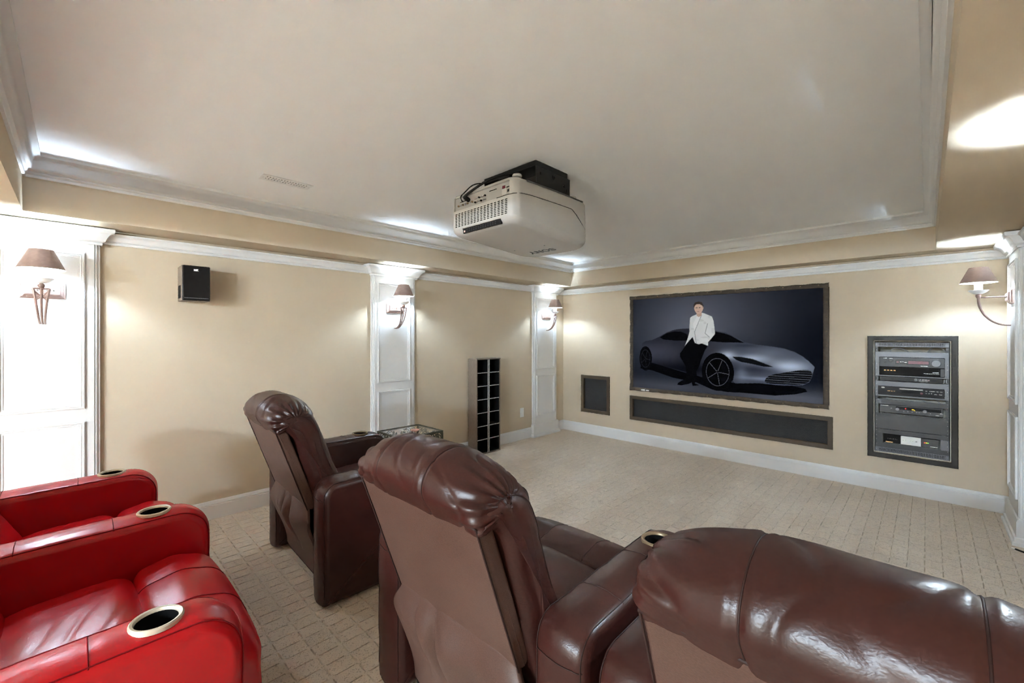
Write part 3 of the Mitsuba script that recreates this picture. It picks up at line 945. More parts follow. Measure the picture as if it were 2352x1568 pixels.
    C[:] = np.clip(C, 4, 250) / 255.0
    L = np.where(C <= 0.04045, C / 12.92, ((C + 0.055) / 1.055) ** 2.4)
    V = np.stack([X, np.full(X.shape, YS - 0.026), Z], -1).reshape(-1, 3)
    i, j = np.meshgrid(np.arange(nx - 1), np.arange(nz_ - 1), indexing='ij')
    q = i * nz_ + j
    F = np.stack([q, q + nz_, q + nz_ + 1, q + 1], -1).reshape(-1, 4)
    return tri(V, F), L.reshape(-1, 3)


scene['m_print'] = two({'type': 'diffuse', 'reflectance': {'type': 'mesh_attribute', 'name': 'vertex_color'}})
scr = thing('projection_screen', 'wide projection screen on the far wall showing a silver car and a man', 'screen')
SX0, SX1, SZ0, SZ1 = -2.790, -0.728, 0.737, 1.897
obj('backing', box(SX0 - 0.03, SX1 + 0.03, YS - 0.024, YS - 0.001, SZ0 - 0.03, SZ1 + 0.03), BLACKM, scr)
pm, pc = place_pic()
obj('picture', pm, 'm_print', scr, False, 'dark studio picture of a silver sports car and a man in a white jacket', color=pc)
ww = displace(trimesh.util.concatenate([ring(SX0, SX1, SZ0, SZ1, [(-0.003, 0.0), (-0.003, 0.031), (0.004, 0.036)], PS(YS))]), lambda v: np.zeros(len(v)))


def wavy_frame():
    """velvet pulled over a frame and pinched by a row of snaps"""
    out = []
    W = 0.042
    for (ax, az, bx, bz, nxx, nzz) in ((SX0 - W, SZ0, SX1 + W, SZ0, 0, -1), (SX0 - W, SZ1, SX1 + W, SZ1, 0, 1), (SX0, SZ0, SX0, SZ1, -1, 0), (SX1, SZ0, SX1, SZ1, 1, 0)):
        n = 120
        t = np.linspace(0, 1, n)
        prof = [(-0.004, 0.0), (-0.004, 0.032), (0.002, 0.038), (0.021, 0.040), (0.038, 0.037), (W, 0.030), (W, 0.0)]
        L = math.hypot(bx - ax, bz - az)
        wave = 0.0022 * np.cos(t * L / 0.155 * 2 * math.pi) + 0.0015 * (meshkit.noise(np.stack([t * L * 16, 0 * t + ax, 0 * t + az], 1), 5) - 0.5)
        V = np.zeros((len(prof), n, 3))
        for k, (o, h) in enumerate(prof):
            oo = o + (wave if 0 < k < len(prof) - 1 else 0) * (1.0 if k > 3 else 0.3)
            V[k, :, 0] = ax + (bx - ax) * t + nxx * oo
            V[k, :, 2] = az + (bz - az) * t + nzz * oo
            V[k, :, 1] = YS - h - (wave * 0.8 if 0 < k < len(prof) - 1 else 0)
        m = len(prof)
        i, j = np.meshgrid(np.arange(m - 1), np.arange(n - 1), indexing='ij')
        q = i * n + j
        out.append(tri(V.reshape(-1, 3), np.stack([q, q + 1, q + n + 1, q + n], -1).reshape(-1, 4)))
    return out


for m in wavy_frame():
    obj('frame_strip', m, VELVET, scr, 60)
sn = []
for i in range(14):
    x = SX0 + 0.04 + i * (SX1 - SX0 - 0.08) / 13
    for z in (SZ0 - 0.024, SZ1 + 0.024):
        sn.append((x, z))
for i in range(1, 8):
    z = SZ0 + i * (SZ1 - SZ0) / 8
    sn += [(SX0 - 0.024, z), (SX1 + 0.024, z)]
for x, z in sn:
    b = lathe([(0.0065, 0), (0.0062, 0.002), (0.004, 0.004), (0.0003, 0.0048)], 10)
    b.apply_transform([[1, 0, 0, x], [0, 0, -1, YS - 0.0385], [0, 1, 0, z], [0, 0, 0, 1]])
    obj('snap', b, BRASSD, scr, True)
obj('tag', box(-2.665, -2.612, YS - 0.047, YS - 0.041, SZ0 - 0.033, SZ0 - 0.014, 0.002), PAPER, scr, label='small white tag')
obj('tag', box(-2.598, -2.555, YS - 0.047, YS - 0.041, SZ0 - 0.030, SZ0 - 0.016, 0.002), PAPER, scr, label='small white tag')


# ------------------------------------------------------------------ recessed speaker grilles
def grille(label, h, outer):
    k = thing('speaker_grille', label, 'speaker')
    x0, x1, z0, z1 = h
    o = x0 - outer[0]
    fr = ring(x0, x1, z0, z1, [(-0.003, -0.02), (-0.003, 0.010), (0.002, 0.016), (o - 0.005, 0.016), (o, 0.011), (o, 0.0)], PS(YS))
    obj('frame', fr, FRAMEB, k)
    obj('cloth', box(x0 - 0.004 + 0.006, x1 - 0.002, YS + 0.030, YS + 0.045, z0 + 0.002, z1 - 0.002), CLOTH, k)
    obj('lip', ring(x0 + 0.001, x1 - 0.001, z0 + 0.001, z1 - 0.001, [(0, 0.010), (0, -0.046)], PS(YS)), BLACKM, k)
    return k


grille('long bronze-framed speaker grille under the screen', HOLES['centre'], (-2.847,))
grille('small square bronze-framed speaker grille in the wall left of the screen', HOLES['side'], (-3.635,))

# ------------------------------------------------------------------ equipment rack in its wall niche
RX0, RX1, RZ0, RZ1 = HOLES['rack']
rk = thing('equipment_rack', 'black-framed equipment rack built into the far wall right of the screen', 'rack')
obj('frame', ring(RX0, RX1, RZ0, RZ1, [(0.0, -0.03), (0.0, 0.012), (0.003, 0.016), (0.036, 0.016), (0.041, 0.012), (0.041, 0.0)], PS(YS)), RACKF, rk)
liner = cut(box(RX0 + 0.001, RX1 - 0.001, YS + 0.03, YS + 0.47, RZ0 + 0.001, RZ1 - 0.001), box(RX0 + 0.006, RX1 - 0.006, YS, YS + 0.464, RZ0 + 0.006, RZ1 - 0.006))
obj('liner', liner, CREAM, rk)
LX, RXX = -0.3435, 0.1375           # outer edges of the 19 inch panels
YP = YS + 0.020                     # face of the rack panels
for x0, x1 in ((LX, LX + 0.020), (RXX - 0.020, RXX)):
    obj('rail', box(x0, x1, YP + 0.004, YP + 0.04, RZ0 + 0.02, RZ1 - 0.02), GUND, rk)


def panel(z0, z1, m, name='blank_panel', holes=(), d=0.004):
    b = box(LX, RXX, YP, YP + d, z0, z1, 0.0012)
    for hx0, hx1, hz0, hz1 in holes:
        b = cut(b, box(hx0, hx1, YP - 0.1, YP + 0.1, hz0, hz1))
    return obj(name, b, m, rk)


def vents(z0, z1, n=44):
    k = panel(z0, z1, GUN, 'vent_panel', [(LX + 0.022, RXX - 0.022, z0 + 0.007, z1 - 0.005)])
    w = (RXX - LX - 0.044) / n
    for i in range(n):
        obj('slat', box(LX + 0.022 + (i + 0.22) * w, LX + 0.022 + (i + 0.78) * w, YP + 0.001, YP + 0.012, z0 + 0.004, z1 - 0.003), GUN, k)
    obj('back', box(LX + 0.02, RXX - 0.02, YP + 0.014, YP + 0.016, z0 + 0.003, z1 - 0.003), BLACK, k)  # flat black sheet stands for the dark behind the slats


vents(1.318, 1.358)
vents(0.350, 0.392)
obj('shelf', box(LX, RXX, YP, YP + 0.36, 1.049, 1.055), GUN, rk)
panel(1.052, 1.272, GUN, 'receiver_faceplate', [(LX + 0.028, RXX - 0.026, 1.058, 1.226)])
panel(0.862, 1.003, GUN, 'player_faceplate', [(LX + 0.020, RXX - 0.026, 0.876, 0.958)])
panel(0.700, 0.836, GUND, 'tuner_faceplate', [(LX + 0.024, RXX - 0.022, 0.707, 0.790)])
panel(0.562, 0.699, GUND)
panel(0.520, 0.560, GUND)
panel(0.392, 0.436, GUND)
obj('side_plate', box(0.086, RXX, YP, YP + 0.004, 0.430, 0.520, 0.001), GUN, rk)
obj('side_plate', box(LX, -0.292, YP, YP + 0.004, 0.430, 0.520, 0.001), GUND, rk)
for z in [1.341, 1.311, 1.288, 1.262, 1.160, 1.120, 1.062, 1.040, 1.008, 0.975, 0.930, 0.900, 0.868, 0.845, 0.825, 0.795, 0.770, 0.715, 0.680, 0.640, 0.600, 0.570, 0.548, 0.500, 0.465, 0.420, 0.371]:
    for x in (LX + 0.009, RXX - 0.009):
        b = lathe([(0.0036, 0), (0.0034, 0.002), (0.0015, 0.0033), (0.0002, 0.0034)], 8)
        b.apply_transform([[1, 0, 0, x], [0, 0, -1, YP], [0, 1, 0, z + (0.003 if x > 0 else 0)], [0, 0, 0, 1]])
        obj('screw', b, STEEL, rk, True)
# loose wiring in the open gaps
for pts in ([(-0.25, 1.25), (-0.23, 1.295), (-0.17, 1.300), (-0.12, 1.27)], [(0.00, 1.26), (0.04, 1.31), (0.09, 1.31), (0.12, 1.275)], [(-0.08, 0.90), (-0.06, 0.86), (-0.02, 0.83), (0.0, 0.80)], [(-0.30, 0.90), (-0.28, 0.86), (-0.26, 0.83)], [(0.05, 0.88), (0.06, 0.85), (0.085, 0.82)]):
    obj('cable', tube(spline([(x, YP + 0.16, z) for x, z in pts], 16), 0.0042, 6), GREYTRIM, rk, True)


def text_at(s, x, z, hgt, y, m, parent, name='lettering', bold=False, depth=0.0008):
    t = meshkit.text_mesh(s, hgt, depth, bold)
    t.apply_transform([[1, 0, 0, x], [0, 0, -1, y], [0, 1, 0, z], [0, 0, 0, 1]])
    obj(name, t, m, parent)


def knob(x, z, r, y, m, parent, dpt=0.010):
    b = lathe([(r, 0), (r, dpt * 0.8), (r * 0.92, dpt), (0.0003, dpt)], 28)
    b.apply_transform([[1, 0, 0, x], [0, 0, -1, y], [0, 1, 0, z], [0, 0, 0, 1]])
    obj('knob', b, m, parent, 40)


def bar(x0, x1, z0, z1, y, m, parent, name='key', d=0.003, b=0.0006):
    return obj(name, box(x0, x1, y - d, y, z0, z1, b), m, parent)


def led(name, x, z, y, c, s, parent, r=0.0022):
    m = trimesh.creation.icosphere(1, r)
    m.apply_translation((x, y, z))
    k = obj(name, m, 'm_black', parent, True)
    scene[k]['emitter'] = {'type': 'area', 'radiance': rgb([s * v / 2 ** exposure for v in c]), 'sampling_weight': 0.003}


rc = thing('receiver', 'black audio receiver with a large round knob in the top of the rack', 'receiver')
yf = YP - 0.012
obj('body', box(LX + 0.029, RXX - 0.027, yf + 0.006, YP + 0.33, 1.059, 1.224, 0.003), BLACKM, rc)
obj('faceplate', box(LX + 0.029, RXX - 0.027, yf, yf + 0.006, 1.138, 1.2235, 0.0015), GUND, rc)
obj('flap', box(LX + 0.029, 0.082, yf + 0.001, yf + 0.006, 1.063, 1.134, 0.0015), BLACKM, rc)
obj('flap', box(0.084, RXX - 0.027, yf + 0.001, yf + 0.006, 1.063, 1.134, 0.0015), GUND, rc)
knob(0.058, 1.178, 0.030, yf, GUN, rc, 0.016)
knob(-0.232, 1.193, 0.014, yf, BLACKG, rc)
knob(-0.271, 1.175, 0.007, yf, BLACKG, rc)
ds = obj('display', box(-0.203, 0.018, yf - 0.002, yf, 1.163, 1.199, 0.001), BLACKG, rc)
obj('display_window', box(-0.118, 0.012, yf - 0.0032, yf - 0.002, 1.168, 1.194), WINE, ds)
knob(-0.188, 1.182, 0.009, yf - 0.002, WINE, rc, 0.004)
for x0, x1, z in ((-0.284, -0.260, 1.214), (-0.245, -0.222, 1.212), (-0.04, 0.006, 1.152), (-0.172, -0.162, 1.184), (-0.157, -0.149, 1.186), (-0.144, -0.128, 1.180)):
    bar(x0, x1, z - 0.0022, z + 0.0022, yf - 0.0022, LETTERW, rc, 'mark', 0.0008, 0)
for x0, x1 in ((-0.281, -0.267), (-0.259, -0.246), (-0.238, -0.223), (-0.215, -0.202)):
    bar(x0, x1, 1.100, 1.108, yf + 0.001, LETTERO, rc, 'mark', 0.0008, 0)
bar(-0.020, 0.078, 1.086, 1.088, yf + 0.001, STEEL, rc, 'mark', 0.0008, 0)
bar(0.036, 0.074, 1.096, 1.100, yf + 0.001, LETTERW, rc, 'mark', 0.0008, 0)

ls = thing('media_switch', 'slim black rack unit lettered LA SCALA under the receiver', 'media unit')
obj('faceplate', box(-0.312, 0.098, YP - 0.008, YP + 0.20, 1.008, 1.046, 0.001), BLACKG, ls)
text_at('LA SCALA', -0.052, 1.024, 0.0105, YP - 0.008, LETTERW, ls, bold=True)
text_at('integrated media', -0.050, 1.0125, 0.0052, YP - 0.008, LETTERW, ls)
cr_ = tube([(-0.069 + 0.0088 * math.cos(t), YP - 0.0085, 1.028 + 0.0088 * math.sin(t)) for t in np.linspace(0, 2 * math.pi, 28, endpoint=False)], 0.0009, 5, True)
obj('emblem', cr_, LETTERW, ls, True)
text_at('LS', -0.0735, 1.0245, 0.0065, YP - 0.008, LETTERW, ls, 'emblem', True)
for x in (-0.325, 0.108, 0.120):
    bar(x - 0.004, x + 0.004, 1.012, 1.042, YP + 0.004, GUN, ls, 'bracket', 0.006)

dv = thing('disc_player', 'black disc player with a silver tray bar in the middle of the rack', 'disc player')
yf = YP - 0.010
obj('body', box(LX + 0.021, RXX - 0.027, yf, YP + 0.26, 0.877, 0.957, 0.002), BLACKG, dv)
bar(-0.176, -0.024, 0.935, 0.945, yf, GREYTRIM, dv, 'disc_tray', 0.004)
bar(-0.160, -0.045, 0.905, 0.928, yf, BLACK, dv, 'display', 0.002)
knob(-0.032, 0.910, 0.010, yf, WINE, dv, 0.003)
for x0, x1, z0, z1, m in ((-0.299, -0.277, 0.938, 0.950, GREYTRIM), (-0.258, -0.240, 0.913, 0.918, LETTERO), (-0.232, -0.221, 0.913, 0.918, LETTERO), (-0.214, -0.206, 0.913, 0.918, LETTERO)):
    bar(x0, x1, z0, z1, yf, m, dv, 'mark', 0.001, 0)
for x0, x1, z in ((-0.008, 0.004, 0.934), (0.016, 0.052, 0.934), (0.060, 0.074, 0.934), (0.082, 0.098, 0.934), (-0.006, 0.002, 0.914), (0.010, 0.018, 0.914), (0.026, 0.034, 0.914), (0.046, 0.066, 0.910), (0.076, 0.096, 0.910)):
    bar(x0, x1, z - 0.0022, z + 0.0022, yf, GREYTRIM, dv, 'key', 0.002)

tn = thing('power_amplifier', 'dark amplifier with red and amber lights in the rack below the disc player', 'amplifier')
yf = YP + 0.008
obj('body', box(LX + 0.030, RXX - 0.036, yf, YP + 0.30, 0.713, 0.788, 0.003), GUND, tn)
obj('faceplate_inlay', box(-0.20, 0.09, yf - 0.002, yf, 0.751, 0.777, 0.001), BLACKG, tn)
for x in (-0.190, -0.012):
    knob(x, 0.752, 0.014, yf - 0.002, GUN, tn)
for x in (-0.148, -0.121, -0.093, -0.064, -0.048):
    knob(x, 0.737, 0.0055, yf, GUN, tn, 0.004)
for x0, x1, z in ((-0.306, -0.250, 0.777), (0.084, 0.104, 0.745), (0.055, 0.076, 0.726), (-0.236, -0.228, 0.757), (0.020, 0.026, 0.738)):
    bar(x0, x1, z - 0.002, z + 0.002, yf, LETTERW, tn, 'mark', 0.001, 0)
led('red_light', -0.136, 0.763, yf - 0.003, (1.0, 0.03, 0.02), 3.0, tn, 0.0042)
led('amber_light', -0.092, 0.759, yf - 0.003, (1.0, 0.45, 0.03), 3.0, tn, 0.0042)
led('amber_light', -0.083, 0.759, yf - 0.003, (1.0, 0.45, 0.03), 3.0, tn, 0.0036)
led('amber_light', -0.077, 0.752, yf - 0.003, (1.0, 0.55, 0.05), 3.0, tn, 0.0030)

pw = thing('power_conditioner', 'black rack unit with a pale centre panel at the bottom of the rack', 'power unit')
yf = YP + 0.010
obj('body', box(-0.287, 0.078, yf, YP + 0.28, 0.438, 0.516, 0.003), BLACKM, pw)
obj('centre_panel', box(-0.168, -0.036, yf - 0.004, yf, 0.439, 0.515, 0.001), PLATEW, pw, label='pale grey centre panel')
obj('right_panel', box(-0.034, 0.076, yf - 0.003, yf, 0.440, 0.514, 0.001), GUND, pw)
bar(-0.270, -0.222, 0.441, 0.450, yf, LETTERO, pw, 'mark', 0.001, 0)
bar(0.022, 0.068, 0.447, 0.452, yf - 0.003, LETTERW, pw, 'mark', 0.001, 0)
for i in range(6):
    bar(-0.256 + i * 0.012, -0.252 + i * 0.012, 0.474, 0.478, yf, GREYTRIM, pw, 'key', 0.002)
for x in (-0.152, -0.136, -0.104, -0.088):
    led('green_light', x, 0.478, yf - 0.005, (0.55, 1.0, 0.25), 1.6, pw)
knob(-0.066, 0.477, 0.006, yf - 0.004, GREYTRIM, pw, 0.003)
led('red_light', -0.014, 0.478, yf - 0.004, (1.0, 0.06, 0.02), 3.0, pw, 0.004)
led('amber_light', -0.002, 0.478, yf - 0.004, (1.0, 0.5, 0.03), 3.0, pw, 0.0045)
led('green_light', 0.009, 0.478, yf - 0.004, (0.15, 1.0, 0.1), 3.0, pw, 0.0035)

# ------------------------------------------------------------------ surround speaker on the left wall
sp = thing('surround_speaker', 'black box speaker mounted high on the left wall', 'speaker')
SY0, SY1, SZ0_, SZ1_ = 0.519, 0.685, 1.672, 1.925
obj('cabinet', box(XL + 0.004, XL + 0.172, SY0, SY1, SZ0_, SZ1_, 0.002), TAUPE, sp)
obj('side_dark_patch', box(XL + 0.030, XL + 0.130, SY0 - 0.0012, SY0 + 0.004, SZ0_ + 0.020, SZ0_ + 0.112), BLACKM, sp)  # flat black patch on the cabinet side, not sunk in
obj('grille', box(XL + 0.173, XL + 0.192, SY0 + 0.001, SY1 - 0.001, SZ0_ + 0.001, SZ1_ - 0.001, 0.006), BLACKG, sp)
obj('trim_bar', box(XL + 0.191, XL + 0.1935, SY0 + 0.010, SY1 - 0.012, SZ0_ + 0.017, SZ0_ + 0.021, 0.001), GUN, sp)
gm = [(0.598, 1.895), (0.598, 1.909), (0.603, 1.905), (0.608, 1.909), (0.608, 1.903), (0.613, 1.909), (0.625, 1.909), (0.618, 1.902), (0.626, 1.895)]
lg = trimesh.creation.extrude_polygon(Polygon(gm).buffer(0.0006), 0.0012, engine='earcut')
lg.apply_transform([[0, 0, 1, XL + 0.192], [1, 0, 0, -0.012], [0, 1, 0, -0.009], [0, 0, 0, 1]])
obj('emblem', lg, LETTERW, sp, label='white MK emblem')

# ------------------------------------------------------------------ disc tower
tw = thing('media_tower', 'tall taupe disc tower with two columns of black slots on the left wall', 'media tower')
TXF, TXB, TYA, TYB, TH = -3.792, -3.950, 3.287, 3.672, 1.143
obj('top', box(TXB, TXF + 0.004, TYA - 0.004, TYB + 0.004, TH - 0.012, TH, 0.002), TAUPE, tw)
obj('side', box(TXB, TXF, TYA, TYA + 0.014, 0.014, TH - 0.0125), TAUPE, tw)
obj('side', box(TXB, TXF, TYB - 0.014, TYB, 0.014, TH - 0.0125), TAUPE, tw)
obj('back', box(TXB, TXB + 0.012, TYA + 0.0145, TYB - 0.0145, 0.014, TH - 0.0125), BLACKD, tw)
obj('plinth', box(TXB, TXF + 0.003, TYA - 0.003, TYB + 0.003, 0.0, 0.0135, 0.002), TAUPE, tw)
ym = (TYA + TYB) / 2
for a in (-0.010, 0.010):
    obj('divider', box(TXB + 0.0125, TXF - 0.001, ym + a - 0.0055, ym + a + 0.0055, 0.014, TH - 0.0125), GREYTRIM, tw)
obj('gap_shade_strip', box(TXB + 0.0125, TXF - 0.006, ym - 0.0044, ym + 0.0044, 0.014, TH - 0.0125), BLACK, tw)  # black strip put in for the shade between the dividers
for c0, c1 in ((TYA + 0.0145, ym - 0.016), (ym + 0.016, TYB - 0.0145)):
    for i in range(7):
        z0 = 0.0145 + i * (TH - 0.027) / 7
        z1 = z0 + (TH - 0.027) / 7
        obj('slot_lining', cut(box(TXB + 0.0125, TXF - 0.004, c0, c1, z0 + 0.008, z1 - 0.001), box(TXB + 0.02, TXF + 0.1, c0 + 0.002, c1 - 0.002, z0 + 0.010, z1 - 0.003)), BLACKD, tw)
        if i:
            obj('shelf', box(TXB + 0.013, TXF - 0.001, c0, c1, z0 - 0.001, z0 + 0.0075, 0.001), GREYTRIM, tw)

# ------------------------------------------------------------------ glass side table
tb = thing('side_table', 'wrought iron side table with a glass top beyond the lone brown recliner', 'side table')
QX0, QX1, QY0, QY1, QZ = -3.583, -3.172, 1.905, 2.346, 0.552
q = 0.009
for x in (QX0 + q, QX1 - q):
    for y in (QY0 + q, QY1 - q):
        obj('leg', box(x - q, x + q, y - q, y + q, 0.0, QZ - 0.016, 0.002), IRON, tb)
obj('top_frame', cut(box(QX0, QX1, QY0, QY1, QZ - 0.0155, QZ, 0.002), box(QX0 + 0.016, QX1 - 0.016, QY0 + 0.016, QY1 - 0.016, QZ - 0.1, QZ + 0.1)), IRON, tb)
gl = trimesh.Trimesh([[QX0 + 0.012, QY0 + 0.012, QZ - 0.003], [QX1 - 0.012, QY0 + 0.012, QZ - 0.003], [QX1 - 0.012, QY1 - 0.012, QZ - 0.003], [QX0 + 0.012, QY1 - 0.012, QZ - 0.003]], [[0, 1, 2], [0, 2, 3]], process=False)
obj('glass_top', gl, 'm_glass', tb)
zr = QZ - 0.115
for a in (0, 1):
    for s in (0, 1):
        if a == 0:
            y = (QY0 + q, QY1 - q)[s]
            obj('stretcher', box(QX0 + 2 * q, QX1 - 2 * q, y - 0.006, y + 0.006, zr - 0.006, zr + 0.006), IRON, tb)
            L0, L1 = QX0 + 2 * q, QX1 - 2 * q
            put = lambda t, z, y=y: (t, y, z)
        else:
            x = (QX0 + q, QX1 - q)[s]
            obj('stretcher', box(x - 0.006, x + 0.006, QY0 + 2 * q, QY1 - 2 * q, zr - 0.006, zr + 0.006), IRON, tb)
            L0, L1 = QY0 + 2 * q, QY1 - 2 * q
            put = lambda t, z, x=x: (x, t, z)
        zt_ = QZ - 0.016
        hgt = zt_ - zr
        sc = []
        mid = (L0 + L1) / 2
        for sg_ in (-1, 1):
            for c, R, d0, tw_ in ((0.155, 0.040, 0.3, 1), (0.085, 0.036, 2.6, -1)):
                pts = []
                for th in np.linspace(0, 2.3 * 2 * math.pi * 0.72, 34):
                    rr = R * (1 - th / 13.5)
                    pts.append(put(mid + sg_ * (c + rr * math.cos(d0 + tw_ * th)), (zt_ + zr) / 2 + 1.05 * rr * math.sin(d0 + tw_ * th)))
                sc.append(tube(pts, 0.0038, 6))
            pts = [put(mid + sg_ * t, zr + 0.006 + hgt * (0.5 - 0.45 * math.cos(t / 0.19 * math.pi * 2))) for t in np.linspace(0.01, 0.19, 26)]
            sc.append(tube(pts, 0.0034, 6))
            for lf in ((0.028, 0.055), (0.055, 0.070), (0.120, 0.030)):
                m = trimesh.creation.icosphere(1, 1.0)
                m.apply_scale([0.012, 0.0045, 0.020] if a == 0 else [0.0045, 0.012, 0.020])
                m.apply_translation(put(mid + sg_ * lf[0], zr + lf[1]))
                sc.append(m)
        for m in sc:
            obj('scroll', m, IRON, tb, True)
ds_ = obj('dish', lathe([(0.0005, QZ - 0.001), (0.030, QZ - 0.001), (0.040, QZ + 0.006), (0.042, QZ + 0.010), (0.037, QZ + 0.0095), (0.028, QZ + 0.004), (0.0005, QZ + 0.003)], 30, -3.345, 2.155), PINK, None, 40)
labels[ds_] = {'label': 'small round pink dish on the glass table top', 'category': 'dish'}
sl = obj('paper_slip', box(-3.455, -3.385, 2.075, 2.095, QZ - 0.0022, QZ - 0.0012), PAPER, None, M=None)
labels[sl] = {'label': 'thin white slip of paper on the glass table top', 'category': 'paper'}

# ------------------------------------------------------------------ small fittings
wp = thing('wall_plate', 'white blank wall plate low on the left wall beside the corner pilaster', 'wall plate')
obj('plate', box(XL, XL + 0.007, 4.217, 4.291, 0.305, 0.430, 0.003), PLATEW, wp)
obj('rocker', box(XL + 0.0065, XL + 0.010, 4.237, 4.271, 0.334, 0.401, 0.001), PLATEW, wp)
vt = thing('ceiling_vent', 'white slotted air vent in the tray ceiling', 'vent')
VX0, VX1, VY0, VY1 = -3.135, -3.025, 0.828, 1.138
hs = []
for i in range(15):
    y = VY0 + 0.034 + i * (VY1 - VY0 - 0.068) / 14
    for x0, x1 in ((VX0 + 0.022, VX0 + 0.051), (VX0 + 0.059, VX0 + 0.088)):
        hs.append(box(x0, x1, y - 0.0045, y + 0.0045, ZC - 0.1, ZC + 0.1))
obj('plate', cut(box(VX0, VX1, VY0, VY1, ZC - 0.006, ZC - 0.001, 0.0025), *hs), TRIM, vt)
obj('duct_shade', box(VX0 + 0.018, VX1 - 0.018, VY0 + 0.026, VY1 - 0.026, ZC - 0.0012, ZC - 0.0004), BLACKM, vt)  # thin black sheet in place of the dark inside the duct
for y in (VY0 + 0.013, VY1 - 0.013):
    b = lathe([(0.004, -0.0015), (0.003, -0.003), (0.0003, -0.0034)], 10, (VX0 + VX1) / 2, y, ZC - 0.005)
    obj('screw', b, GREYTRIM, vt, True)
fc = thing('floor_cable', 'thin black cable with a white tip at the foot of the right pilaster', 'cable')
obj('cord', tube([(0.420, 4.345, 0.006), (0.440, 4.330, 0.006), (0.4845, 4.300, 0.006)], 0.005, 8), BLACK, fc, 40)
obj('tip', tube([(0.4065, 4.354, 0.006), (0.420, 4.345, 0.006)], 0.0058, 8), PAPER, fc, 40)

# ------------------------------------------------------------------ ceiling projector
pj = thing('ceiling_projector', 'large grey projector hanging from the tray ceiling', 'projector')
PX0, PX1, PY0, PY1 = -2.185, -1.615, 1.668, 2.418
PZT, PZB = 2.306, 2.010


def body_layers(levels, r=0.055, grow=0.0, front=0.028):
    loops = []
    for z, ins in levels:
        a = round_poly([(PX0 + ins, PY0 + ins), (PX1 - ins, PY0 + ins), (PX1 - ins, PY1 - ins), (PX0 + ins, PY1 - ins)], [max(0.012, r - ins * 0.4)] * 2 + [0.10] * 2, 8)
        a = resample(a, 180)
        # the nose narrows a little and drops towards the front
        t = np.clip((a[:, 1] - PY0) / (PY1 - PY0), 0, 1)
        cx = (PX0 + PX1) / 2
        a[:, 0] = cx + (a[:, 0] - cx) * (1 + 0.02 * np.sin(t * math.pi))
        low = np.clip((2.20 - z) / 0.19, 0, 1)
        zz = z - 0.000 * t + low * (0.042 * (1 - t) - 0.012 * t - 0.03 * np.clip((t - 0.75) / 0.25, 0, 1) ** 2 * 0)
        loops.append(np.column_stack([a, zz]))
    return loft(np.array(loops))


lv = [(2.010 + 0.055 * (1 - math.cos(a)), 0.055 * (1 - math.sin(a))) for a in np.linspace(0.02, math.pi / 2, 8)]
body = body_layers([(2.010, 0.10)] + lv + [(2.10, 0), (2.20, 0.001), (2.285, 0.003), (2.300, 0.010), (2.306, 0.02)])
slot_bars = []
for i in range(16):
    x = -2.119 + i * (2.119 - 1.676) / 15
    for j in range(9):
        z = 2.102 + j * 0.0098
        slot_bars.append((x - 0.0085, x + 0.0085, z - 0.0025, z + 0.0025))
body = cut(body, box(-2.150, -1.655, PY0 - 0.05, PY0 + 0.022, 2.203, 2.285), box(-2.062, -1.722, PY0 - 0.05, PY0 + 0.020, 2.052, 2.084))
obj('shell', body, PROJ, pj, 40)
for a, b, c, d in slot_bars:
    obj('vent_shade_bar', box(a, b, PY0 - 0.0012, PY0 + 0.003, c, d), BLACK, pj)  # raised black bars stand for shaded vent holes; the shell is not cut
ip = obj('input_panel', box(-2.149, -1.656, PY0 + 0.018, PY0 + 0.0215, 2.204, 2.284), PROJU, pj)
for i in range(7):
    x = -2.115 + i * 0.022
    b = lathe([(0.006, 0), (0.006, 0.008), (0.003, 0.010), (0.0003, 0.010)], 10)
    b.apply_transform([[1, 0, 0, x], [0, 0, -1, PY0 + 0.018], [0, 1, 0, 2.236], [0, 0, 0, 1]])
    obj('socket', b, STEEL if i % 2 else BRASSD, ip, True)
for i in range(6):
    for j in range(2):
        b = lathe([(0.0052, 0), (0.0052, 0.008), (0.003, 0.010), (0.0003, 0.010)], 10)
        b.apply_transform([[1, 0, 0, -1.955 + i * 0.018], [0, 0, -1, PY0 + 0.018], [0, 1, 0, 2.226 + j * 0.022], [0, 0, 0, 1]])
        obj('socket', b, STEEL if (i + j) % 3 else BLACK, ip, True)
for x0, x1, z0, z1, m in ((-1.725, -1.690, 2.216, 2.250, PROJ), (-1.722, -1.700, 2.252, 2.268, WINE), (-1.682, -1.664, 2.226, 2.240, BLACK), (-1.690, -1.660, 2.252, 2.256, BLACK), (-1.83, -1.77, 2.262, 2.266, BLACK), (-2.10, -2.02, 2.256, 2.260, BLACK)):
    bar(x0, x1, z0, z1, PY0 + 0.018, m, ip, 'inlay', 0.003)
cp = obj('control_panel', box(-2.060, -1.724, PY0 + 0.006, PY0 + 0.019, 2.054, 2.082, 0.001), BLACKG, pj)
for i in range(13):
    for j in range(2):
        x = -2.020 + i * 0.021
        bar(x - 0.004, x + 0.004, 2.060 + j * 0.011, 2.065 + j * 0.011, PY0 + 0.006, GUND, cp, 'button', 0.002)
bar(-2.050, -2.038, 2.058, 2.070, PY0 + 0.006, PINK, cp, 'button', 0.003)
